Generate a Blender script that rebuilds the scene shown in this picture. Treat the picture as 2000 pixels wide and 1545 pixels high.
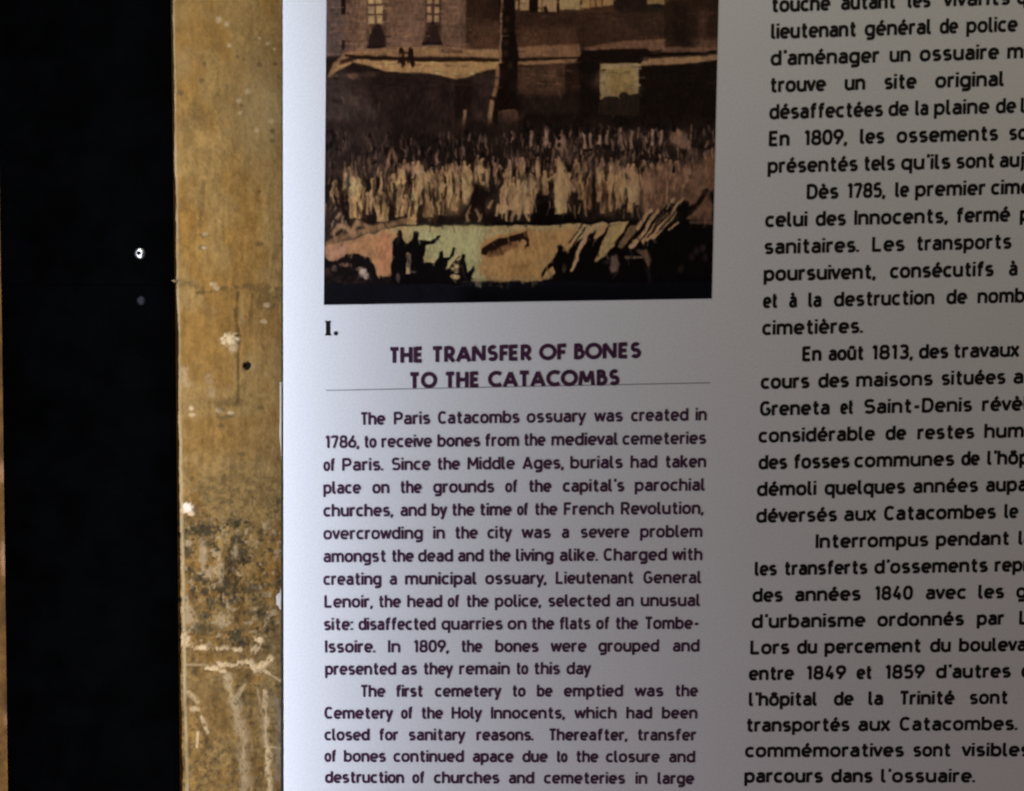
import bpy, math, random
import numpy as np
from mathutils import Vector

# ------------------------------------------------------------------ camera, world, lamps, exposure
scene = bpy.context.scene
for o in list(bpy.data.objects):
    bpy.data.objects.remove(o, do_unlink=True)
COL = scene.collection

cam_data = bpy.data.cameras.new("camera")
cam_data.sensor_width = 36.0
cam_data.lens = 34.2
cam_data.clip_start = 0.01
cam_data.clip_end = 50.0
cam = bpy.data.objects.new("camera", cam_data)
COL.objects.link(cam)
cam.location = (0.09162, -0.50707, 0.01481)
cam.rotation_euler = (1.512959, -0.004279, -0.012455)
scene.camera = cam
cam_data.dof.use_dof = True
cam_data.dof.focus_distance = 0.60
cam_data.dof.aperture_fstop = 6.5

world = bpy.data.worlds.new("World")
scene.world = world
world.use_nodes = True
bg = world.node_tree.nodes["Background"]
bg.inputs[0].default_value = (1.0, 0.78, 0.74, 1)
bg.inputs[1].default_value = 0.068

def lamp(name, loc, target, power, color, size, size_y=None):
    d = bpy.data.lights.new(name, 'AREA')
    d.energy = power
    d.color = color
    d.shape = 'RECTANGLE' if size_y else 'SQUARE'
    d.size = size
    if size_y: d.size_y = size_y
    o = bpy.data.objects.new(name, d)
    COL.objects.link(o)
    o.location = loc
    o.rotation_euler = (Vector(target) - Vector(loc)).to_track_quat('-Z', 'Y').to_euler()
    return o

# cool strip lamp beside the panel, just out of frame on the left, facing the wall
lamp("cool_lamp", (-0.133, -0.108, -0.125), (-0.133, 0.0, -0.125), 1.70, (0.76, 0.835, 1.0), 0.022, 0.82)
# dim warm corridor light from above
lamp("warm_lamp", (0.36, -0.62, 0.80), (0.25, 0.0, 0.0), 1.75, (1.0, 0.95, 0.72), 0.25)

# unseen lavender fill added low in front to brighten the lower panel
lamp("low_fill", (0.04, -0.62, -0.72), (0.08, 0.0, -0.24), 0.52, (1.0, 0.82, 1.0), 0.2)

scene.view_settings.view_transform = 'Standard'
scene.view_settings.look = 'None'
scene.view_settings.exposure = 0.0
scene.view_settings.gamma = 1.0
scene.view_settings.use_curve_mapping = False
scene.cycles.filter_width = 1.75
scene.cycles.max_bounces = 6

# ------------------------------------------------------------------ helpers
rng = np.random.default_rng(7)
random.seed(7)

def mesh_obj(name, verts, faces, mat, parent=None, smooth=False, colors=None):
    me = bpy.data.meshes.new(name)
    v = np.asarray(verts, dtype=np.float32).reshape(-1, 3)
    me.vertices.add(len(v))
    me.vertices.foreach_set("co", v.ravel())
    if isinstance(faces, np.ndarray):
        n, k = faces.shape
        me.loops.add(n * k)
        me.loops.foreach_set("vertex_index", faces.ravel().astype(np.int32))
        me.polygons.add(n)
        me.polygons.foreach_set("loop_start", (np.arange(n) * k).astype(np.int32))
        me.polygons.foreach_set("loop_total", np.full(n, k, np.int32))
    else:
        tot = [len(f) for f in faces]
        me.loops.add(sum(tot))
        me.loops.foreach_set("vertex_index", [i for f in faces for i in f])
        me.polygons.add(len(faces))
        st = np.concatenate([[0], np.cumsum(tot)[:-1]]).astype(np.int32)
        me.polygons.foreach_set("loop_start", st)
        me.polygons.foreach_set("loop_total", np.array(tot, np.int32))
    me.update(calc_edges=True)
    me.validate()
    if smooth:
        me.polygons.foreach_set("use_smooth", np.ones(len(me.polygons), bool))
    if colors is not None:
        at = me.color_attributes.new("tint", 'FLOAT_COLOR', 'POINT')
        c = np.ones((len(v), 4), np.float32)
        c[:, :3] = colors
        at.data.foreach_set("color", c.ravel())
    if mat: me.materials.append(mat)
    ob = bpy.data.objects.new(name, me)
    COL.objects.link(ob)
    if parent: ob.parent = parent
    return ob

def thing(name, label, cat, group=None):
    o = bpy.data.objects.new(name, None)
    COL.objects.link(o)
    o.empty_display_size = 0.02
    o["label"] = label; o["category"] = cat
    if group: o["group"] = group
    return o

def material(name, color=(.5, .5, .5), rough=.6, spec=.5, metal=0.0):
    m = bpy.data.materials.new(name)
    m.use_nodes = True
    b = m.node_tree.nodes["Principled BSDF"]
    b.inputs["Base Color"].default_value = (*color, 1)
    b.inputs["Roughness"].default_value = rough
    b.inputs["Specular IOR Level"].default_value = spec
    b.inputs["Metallic"].default_value = metal
    return m, m.node_tree, b

def noise_tint(nt, bsdf, c0, c1, scale, detail=4.0, lo=.35, hi=.65):
    tc = nt.nodes.new("ShaderNodeTexCoord")
    nz = nt.nodes.new("ShaderNodeTexNoise")
    nz.inputs["Scale"].default_value = scale
    nz.inputs["Detail"].default_value = detail
    rp = nt.nodes.new("ShaderNodeValToRGB")
    rp.color_ramp.elements[0].position = lo
    rp.color_ramp.elements[1].position = hi
    rp.color_ramp.elements[0].color = (*c0, 1)
    rp.color_ramp.elements[1].color = (*c1, 1)
    nt.links.new(tc.outputs["Object"], nz.inputs["Vector"])
    nt.links.new(nz.outputs["Fac"], rp.inputs["Fac"])
    nt.links.new(rp.outputs["Color"], bsdf.inputs["Base Color"])
    return nz

def bump(nt, bsdf, scale, strength, dist, detail=5.0):
    tc = nt.nodes.new("ShaderNodeTexCoord")
    nz = nt.nodes.new("ShaderNodeTexNoise")
    nz.inputs["Scale"].default_value = scale
    nz.inputs["Detail"].default_value = detail
    bp = nt.nodes.new("ShaderNodeBump")
    bp.inputs["Strength"].default_value = strength
    bp.inputs["Distance"].default_value = dist
    nt.links.new(tc.outputs["Object"], nz.inputs["Vector"])
    nt.links.new(nz.outputs["Fac"], bp.inputs["Height"])
    nt.links.new(bp.outputs["Normal"], bsdf.inputs["Normal"])

# value noise on arrays -------------------------------------------------
def vnoise(x, y, seed=0):
    r = np.random.default_rng(seed)
    tab = r.random((256, 256))
    xi = np.floor(x).astype(int); yi = np.floor(y).astype(int)
    fx = x - xi; fy = y - yi
    fx = fx * fx * (3 - 2 * fx); fy = fy * fy * (3 - 2 * fy)
    g = lambda a, b: tab[a % 256, b % 256]
    return (g(xi, yi) * (1 - fx) + g(xi + 1, yi) * fx) * (1 - fy) + (g(xi, yi + 1) * (1 - fx) + g(xi + 1, yi + 1) * fx) * fy

def fbm(x, y, seed=0, octv=5, gain=.5):
    s = 0; a = 1; t = 0
    for k in range(octv):
        s = s + a * vnoise(x * 2 ** k + 17.3 * k, y * 2 ** k + 9.1 * k, seed + k); t += a; a *= gain
    return s / t

def sstep(a, b, v):
    t = np.clip((v - a) / (b - a), 0, 1)
    return t * t * (3 - 2 * t)

def lin(c):
    c = np.asarray(c, float) / 255.0
    return np.where(c <= .04045, c / 12.92, ((c + .055) / 1.055) ** 2.4)

# ------------------------------------------------------------------ materials
M_board, nt, b = material("panel_white", (.78, .785, .79), .42, .35)
noise_tint(nt, b, (.735, .735, .748), (.815, .818, .822), 950.0, 4.0)
bump(nt, b, 1400.0, .06, .0002)
M_shadow_line, nt, b = material("shadow_line_black", (.006, .006, .007), .6, .2)  # black that stands in for shade at the panel's edge
M_ink, nt, b = material("ink_black", (.006, .0055, .005), .55, .15)
noise_tint(nt, b, (.004, .004, .004), (.012, .011, .010), 700.0)
M_ink_aub, nt, b = material("ink_aubergine", (.018, .008, .016), .55, .15)
noise_tint(nt, b, (.048, .012, .042), (.080, .030, .072), 700.0)
M_rule, nt, b = material("ink_grey", (.22, .22, .235), .5, .2)

M_print, nt, b = material("printed_picture", (.2, .15, .1), .5, .06)
va = nt.nodes.new("ShaderNodeVertexColor"); va.layer_name = "tint"
nt.links.new(va.outputs["Color"], b.inputs["Base Color"])

M_wall, nt, b = material("ochre_limestone", (.3, .2, .07), .9, .15)
va = nt.nodes.new("ShaderNodeVertexColor"); va.layer_name = "tint"
tc = nt.nodes.new("ShaderNodeTexCoord")
nz = nt.nodes.new("ShaderNodeTexNoise"); nz.inputs["Scale"].default_value = 420.0; nz.inputs["Detail"].default_value = 6.0
rp = nt.nodes.new("ShaderNodeValToRGB")
rp.color_ramp.elements[0].position = .25; rp.color_ramp.elements[0].color = (.86, .86, .86, 1)
rp.color_ramp.elements[1].position = .75; rp.color_ramp.elements[1].color = (1.12, 1.12, 1.12, 1)
mx = nt.nodes.new("ShaderNodeMix"); mx.data_type = 'RGBA'; mx.blend_type = 'MULTIPLY'; mx.inputs["Factor"].default_value = 1.0
nt.links.new(tc.outputs["Object"], nz.inputs["Vector"]); nt.links.new(nz.outputs["Fac"], rp.inputs["Fac"])
nt.links.new(va.outputs["Color"], mx.inputs["A"]); nt.links.new(rp.outputs["Color"], mx.inputs["B"])
nt.links.new(mx.outputs["Result"], b.inputs["Base Color"])
bump(nt, b, 900.0, .5, .0008)

M_post, nt, b = material("black_painted_metal", (.0007, .0006, .0010), .42, .0015)
noise_tint(nt, b, (.0003, .0003, .0003), (.0007, .0007, .0008), 60.0)
M_screw, nt, b = material("worn_steel", (.40, .39, .37), .30, .5, 1.0)
bump(nt, b, 700.0, .25, .0004)
M_screw_dull, nt, b = material("dull_steel", (.016, .015, .017), .6, .5, 1.0)
bump(nt, b, 700.0, .25, .0004)
M_socket, nt, b = material("screw_recess", (.003, .003, .003), .8, .1)
M_plaster, nt, b = material("pale_plaster", (.46, .40, .33), .9, .1)
bump(nt, b, 500.0, .4, .0006)
M_nub, nt, b = material("ochre_mortar", (.34, .25, .13), .9, .1)
bump(nt, b, 600.0, .4, .0006)
# ------------------------------------------------------------------ lettering: a narrow upright sans drawn as strokes
# unit = cap height; skeleton inset by half a stroke
def arc(cx, cy, rx, ry, a0, a1, n=14, e=2.4):
    out = []
    for i in range(n + 1):
        t = math.radians(a0 + (a1 - a0) * i / n)
        c, s = math.cos(t), math.sin(t)
        out.append((cx + rx * math.copysign(abs(c) ** (2 / e), c), cy + ry * math.copysign(abs(s) ** (2 / e), s)))
    return out
XT, BT, CT = .665, .075, .925
XM, XR = .37, .295
CM, CR = .5, .425
def ring(cx, cy, rx, ry, e=2.4): return arc(cx, cy, rx, ry, 90, 450, 28, e)
G = {}
def g(ch, width, *strokes): G[ch] = (width, [list(s) for s in strokes])
bowl = ring(.22, XM, .22, XR)
arch = lambda x0, x1: [(x0, .30)] + arc((x0 + x1) / 2, .42, (x1 - x0) / 2, XT - .42, 180, 0) + [(x1, 0)]
a_strokes = ([(.38, 0)] + [(.38, .46)] + arc(.20, .46, .18, XT - .46, 0, 150, 10), [(.38, .405), (.18, .405)] + arc(.18, .24, .165, .165, 90, 270, 12) + [(.24, .075), (.38, .17)])
g('a', .38, *a_strokes)
g('b', .44, [(0, 0), (0, 1.0)], bowl)
g('c', .36, arc(.22, XM, .22, XR, 48, 312, 20))
g('d', .44, [(.44, 0), (.44, 1.0)], bowl)
e_strokes = ([(.03, .365), (.42, .365)] , [(.43, .345)] + arc(.22, XM, .22, XR, 0, 312, 24))
g('e', .43, *e_strokes)
g('f', .26, [(.06, 0), (.06, .78)] + arc(.21, .78, .15, .145, 180, 90, 8) + [(.28, .925)], [(-.08, XT), (.25, XT)])
g('g', .44, bowl, [(.44, .74), (.44, -.06)] + arc(.24, -.06, .20, .13, 0, -90, 8) + [(.05, -.19)])
g('h', .42, [(0, 0), (0, 1.0)], arch(0, .42))
i_st = ([(0, 0), (0, .74)], [(0, .86), (0, 1.0)])
g('i', 0, *i_st)
g('j', .06, [(.06, .74), (.06, -.08)] + arc(-.06, -.08, .12, .11, 0, -90, 8), [(.06, .86), (.06, 1.0)])
g('k', .38, [(0, 0), (0, 1.0)], [(.36, .74), (.03, .32)], [(.12, .43), (.39, 0)])
g('l', .15, [(0, 1.0), (0, .2)] + arc(.13, .2, .13, .125, 180, 270, 8) + [(.17, .075)])
g('m', .72, [(0, 0), (0, .74)], arch(0, .36), arch(.36, .72))
g('n', .42, [(0, 0), (0, .74)], arch(0, .42))
g('o', .44, bowl)
g('p', .44, [(0, -.27), (0, .74)], bowl)
g('q', .44, [(.44, -.27), (.44, .74)], bowl)
g('r', .26, [(0, 0), (0, .74)], [(0, .36)] + arc(.19, .44, .19, XT - .44, 180, 90, 8) + [(.28, .655)])
g('s', .36, arc(.19, .52, .165, .145, 35, 180, 10) + arc(.19, .52, .165, .15, 180, 250, 5)[1:] + arc(.18, .225, .175, .15, 70, 0, 5) + arc(.18, .225, .175, .15, 0, -145, 10)[1:])
g('t', .28, [(.08, .95), (.08, .2)] + arc(.21, .2, .13, .125, 180, 270, 8) + [(.29, .075)], [(-.06, XT), (.27, XT)])
g('u', .42, [(.42, .74), (.42, 0)], [(0, .74), (0, .32)] + arc(.21, .32, .21, .245, 180, 360) + [(.42, .45)])
g('v', .42, [(.0, .74), (.21, .03), (.42, .74)])
g('w', .66, [(0, .74), (.165, .03), (.33, .70), (.495, .03), (.66, .74)])
g('x', .40, [(0, .74), (.40, 0)], [(.40, .74), (0, 0)])
g('y', .42, [(0, .74), (.215, .05)], [(.42, .74), (.14, -.19), (.03, -.19)])
g('z', .36, [(0, XT), (.36, XT), (.0, BT), (.37, BT)])
def with_mark(ch, base, *mk):
    w, st = G[base]; G[ch] = (w, [list(s) for s in st] + [list(m) for m in mk])
g('ı', 0, [(0, 0), (0, .74)])
with_mark('é', 'e', [(.17, .80), (.32, 1.0)])
with_mark('è', 'e', [(.27, .80), (.12, 1.0)])
with_mark('à', 'a', [(.24, .80), (.09, 1.0)])
with_mark('ô', 'o', [(.06, .80), (.22, .96), (.38, .80)])
with_mark('û', 'u', [(.05, .80), (.21, .96), (.37, .80)])
# capitals and figures
g('A', .56, [(0, 0), (.28, .96), (.56, 0)], [(.09, .27), (.47, .27)])
g('B', .46, [(0, 0), (0, 1.0)], [(0, CT), (.24, CT)] + arc(.24, .725, .19, .2, 90, -90, 10) + [(0, .525)], [(.2, .525)] + arc(.25, .30, .21, .225, 90, -90, 10) + [(0, BT)])
g('C', .46, arc(.25, CM, .25, CR, 45, 315, 24))
g('D', .48, [(0, 0), (0, 1.0)], [(0, CT), (.2, CT)] + arc(.2, CM, .28, CR, 90, -90, 18) + [(0, BT)])
g('E', .42, [(0, 0), (0, 1.0)], [(0, CT), (.42, CT)], [(0, .51), (.37, .51)], [(0, BT), (.42, BT)])
g('F', .40, [(0, 0), (0, 1.0)], [(0, CT), (.42, CT)], [(0, .49), (.36, .49)])
g('G', .48, arc(.25, CM, .25, CR, 45, 360, 24)[:-1] + [(.49, .30), (.49, .46), (.28, .46)])
g('H', .48, [(0, 0), (0, 1.0)], [(.48, 0), (.48, 1.0)], [(0, .51), (.48, .51)])
g('I', 0, [(0, 0), (0, 1.0)])
g('L', .40, [(0, 1.0), (0, 0)], [(0, BT), (.42, BT)])
g('M', .60, [(0, 0), (0, .97), (.30, .30), (.60, .97), (.60, 0)])
g('N', .50, [(0, 0), (0, .97)], [(.0, .97), (.50, .03)], [(.50, .03), (.50, 1.0)])
g('O', .50, ring(.25, CM, .25, CR))
g('P', .45, [(0, 0), (0, 1.0)], [(0, CT), (.22, CT)] + arc(.22, .68, .23, .245, 90, -90, 12) + [(0, .435)])
g('R', .46, [(0, 0), (0, 1.0)], [(0, CT), (.22, CT)] + arc(.22, .69, .23, .235, 90, -90, 12) + [(0, .455)], [(.23, .45), (.46, 0)])
g('S', .46, arc(.23, .715, .215, .21, 30, 180, 12) + arc(.23, .715, .215, .21, 180, 255, 6)[1:] + arc(.23, .30, .23, .225, 75, 0, 6) + arc(.23, .30, .23, .225, 0, -150, 12)[1:])
g('T', .48, [(.24, 0), (.24, 1.0)], [(0, CT), (.48, CT)])
g('0', .44, ring(.22, CM, .22, CR))
g('1', .22, [(.17, 0), (.17, .98), (0, .80)])
g('2', .42, arc(.21, .70, .2, .225, 165, 0, 12) + [(.40, .6), (.03, BT), (.43, BT)])
g('3', .42, arc(.2, .72, .19, .205, 150, -80, 14), [(.15, .52), (.22, .52)] + arc(.2, .30, .21, .225, 80, -150, 14))
g('4', .46, [(.28, 1.0), (.02, .27), (.48, .27)], [(.34, .52), (.34, 0)])
g('5', .42, [(.40, CT), (.06, CT), (.03, .50)] + arc(.2, .33, .21, .255, 120, -145, 16))
g('6', .44, ring(.22, .32, .22, .245), [(.33, .98), (.04, .45)])
g('7', .42, [(0, .80), (0, CT), (.42, CT), (.14, 0)])
g('8', .44, ring(.22, .715, .19, .21), ring(.22, .30, .22, .225))
g('9', .44, ring(.22, .68, .22, .245), [(.11, .02), (.40, .55)])
g('.', .02, [(.01, 0), (.01, .15)])
g(',', .04, [(.04, .15), (.04, .02), (-.02, -.12)])
g(':', .02, [(.01, 0), (.01, .15)], [(.01, .56), (.01, .71)])
g("'", .03, [(.02, 1.02), (.0, .78)])
g('-', .26, [(.0, .40), (.26, .40)])
# wide geometric capitals of the heading
HEAD = {}
def hg(ch, width, *strokes): HEAD[ch] = (width, [list(s) for s in strokes])
HB, HT = .1, .9
hg('T', .56, [(.28, 0), (.28, 1)], [(0, HT), (.56, HT)])
hg('H', .58, [(0, 0), (0, 1)], [(.58, 0), (.58, 1)], [(0, .50), (.58, .50)])
hg('E', .40, [(0, 0), (0, 1)], [(0, HT), (.42, HT)], [(0, .5), (.38, .5)], [(0, HB), (.42, HB)])
hg('F', .38, [(0, 0), (0, 1)], [(0, HT), (.42, HT)], [(0, .48), (.36, .48)])
hg('R', .46, [(0, 0), (0, 1)], [(0, HT), (.2, HT)] + arc(.2, .66, .22, .24, 90, -90, 14, 2) + [(0, .42)], [(.18, .42), (.48, 0)])
hg('A', .74, [(0, 0), (.37, .93), (.74, 0)], [(.17, .30), (.57, .30)])
hg('N', .62, [(0, 0), (0, .95)], [(0, .95), (.62, .05)], [(.62, .05), (.62, 1)])
hg('S', .42, arc(.21, .70, .19, .2, 35, 180, 12, 2) + arc(.21, .70, .19, .2, 180, 250, 6, 2)[1:] + arc(.21, .31, .21, .21, 70, 0, 6, 2) + arc(.21, .31, .21, .21, 0, -150, 12, 2)[1:])
hg('O', .82, ring(.41, .5, .41, .41, 2))
hg('C', .64, arc(.41, .5, .41, .41, 48, 312, 26, 2))
hg('B', .42, [(0, 0), (0, 1)], [(0, HT), (.14, HT)] + arc(.14, .745, .17, .155, 90, -90, 10, 2) + [(0, .59)], [(.12, .59)] + arc(.18, .345, .25, .245, 90, -90, 14, 2) + [(0, HB)])
hg('M', .80, [(0, 0), (.1, .93), (.40, .22), (.70, .93), (.80, 0)])

def text_width(s, font, gap):
    x = 0; pos = []
    for i, ch in enumerate(s):
        w, st = font[ch]
        pos.append(x); x += w + gap(s, i)
    return pos, x - gap(s, len(s) - 1)

def body_gap(s, i):
    ch = s[i]; nx = s[i + 1] if i + 1 < len(s) else ''
    k = .225
    if ch in "rt'lf": k -= .04
    if ch in 'vwyTx' or (nx and nx in 'vwyxT'): k -= .07
    if nx and nx in ".,": k -= .05
    if nx and nx in "tf'": k += .05
    return k
def head_gap(s, i):
    ch = s[i]; nx = s[i + 1] if i + 1 < len(s) else ''
    k = .33
    if ch in 'OCTFA' or (nx and nx in 'OCTA'): k -= .08
    if ch + nx in ('TA', 'AT', 'FE'): k -= .06
    return k

class Ink:
    """flat lettering collected as one mesh; x and z in millimetres on the panel"""
    def __init__(self): self.v = []; self.f = []; self.n = 0
    def stroke(self, pts, hw, ox, oz, sx, sz, dx, dz, lift):
        P = [(ox + p[0] * sx * dx - 0 * p[1], oz + p[1] * sz + p[0] * sx * dz) for p in pts]
        Q = [P[0]]
        for p in P[1:]:
            if math.hypot(p[0] - Q[-1][0], p[1] - Q[-1][1]) > 1e-4: Q.append(p)
        closed = math.hypot(Q[0][0] - Q[-1][0], Q[0][1] - Q[-1][1]) < .02 and len(Q) > 6
        if closed: Q = Q[:-1]
        for i in range(1, len(Q) - 1):      # sharp corners are drawn as two strokes
            if closed: break
            ax, ay = Q[i][0] - Q[i - 1][0], Q[i][1] - Q[i - 1][1]; bx, by = Q[i + 1][0] - Q[i][0], Q[i + 1][1] - Q[i][1]
            if (ax * bx + ay * by) < .25 * math.hypot(ax, ay) * math.hypot(bx, by):
                self.raw(Q[:i + 1], hw, False, lift)
                self.raw_or_split(Q[i:], hw, lift + .000003)
                return
        self.raw(Q, hw, closed, lift)
    def raw_or_split(self, Q, hw, lift):
        for i in range(1, len(Q) - 1):
            ax, ay = Q[i][0] - Q[i - 1][0], Q[i][1] - Q[i - 1][1]; bx, by = Q[i + 1][0] - Q[i][0], Q[i + 1][1] - Q[i][1]
            if (ax * bx + ay * by) < .25 * math.hypot(ax, ay) * math.hypot(bx, by):
                self.raw(Q[:i + 1], hw, False, lift)
                self.raw_or_split(Q[i:], hw, lift + .000003)
                return
        self.raw(Q, hw, False, lift)
    def raw(self, Q, hw, closed, lift):
        m = len(Q); L = []; R = []
        for i in range(m):
            a = Q[i - 1] if (i > 0 or closed) else None
            c = Q[(i + 1) % m] if (i < m - 1 or closed) else None
            p = Q[i]
            def nrm(u, w):
                x, y = w[0] - u[0], w[1] - u[1]; l = math.hypot(x, y) or 1; return (-y / l, x / l)
            n1 = nrm(a, p) if a else nrm(p, c)
            n2 = nrm(p, c) if c else n1
            x, y = n1[0] + n2[0], n1[1] + n2[1]; l = math.hypot(x, y)
            if l < .5: x, y, k = n1[0], n1[1], 1.0
            else:
                x, y = x / l, y / l; k = min(1 / max(.5, x * n1[0] + y * n1[1]), 1.7)
            L.append((p[0] + x * hw * k, p[1] + y * hw * k)); R.append((p[0] - x * hw * k, p[1] - y * hw * k))
        b0 = self.n
        y = -(0.00015 + lift)
        for q in L + R: self.v.append((q[0] * .001, y, q[1] * .001))
        cnt = m if closed else m - 1
        for i in range(cnt):
            j = (i + 1) % m
            self.f.append((b0 + i, b0 + m + i, b0 + m + j, b0 + j))
        self.n += 2 * m
    def word(self, s, x0, z0, x1, z1, cap, weight, font=G, gap=body_gap, mark=None):
        pos, w = text_width(s, font, gap)
        L = math.hypot(x1 - x0, z1 - z0)
        dx, dz = (x1 - x0) / L, (z1 - z0) / L
        hw = weight / 2
        sx = max(.2 * cap, (L - weight)) / max(w, .12) if w > .1 else cap
        k = 0
        for ch, p in zip(s, pos):
            for st in font[ch][1]:
                ox, oz = x0 + dx * (hw + p * sx), z0 + dz * (hw + p * sx)
                self.stroke(st, hw, ox, oz, sx, cap, dx, dz, .00001 * (k % 9)); k += 1
    def poly(self, pts, lift=0):
        b0 = self.n
        for q in pts: self.v.append((q[0] * .001, -(0.00015 + lift), q[1] * .001))
        self.f.append(tuple(range(b0, b0 + len(pts)))); self.n += len(pts)
    def build(self, name, mat, parent): return mesh_obj(name, self.v, self.f, mat, parent)
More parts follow.
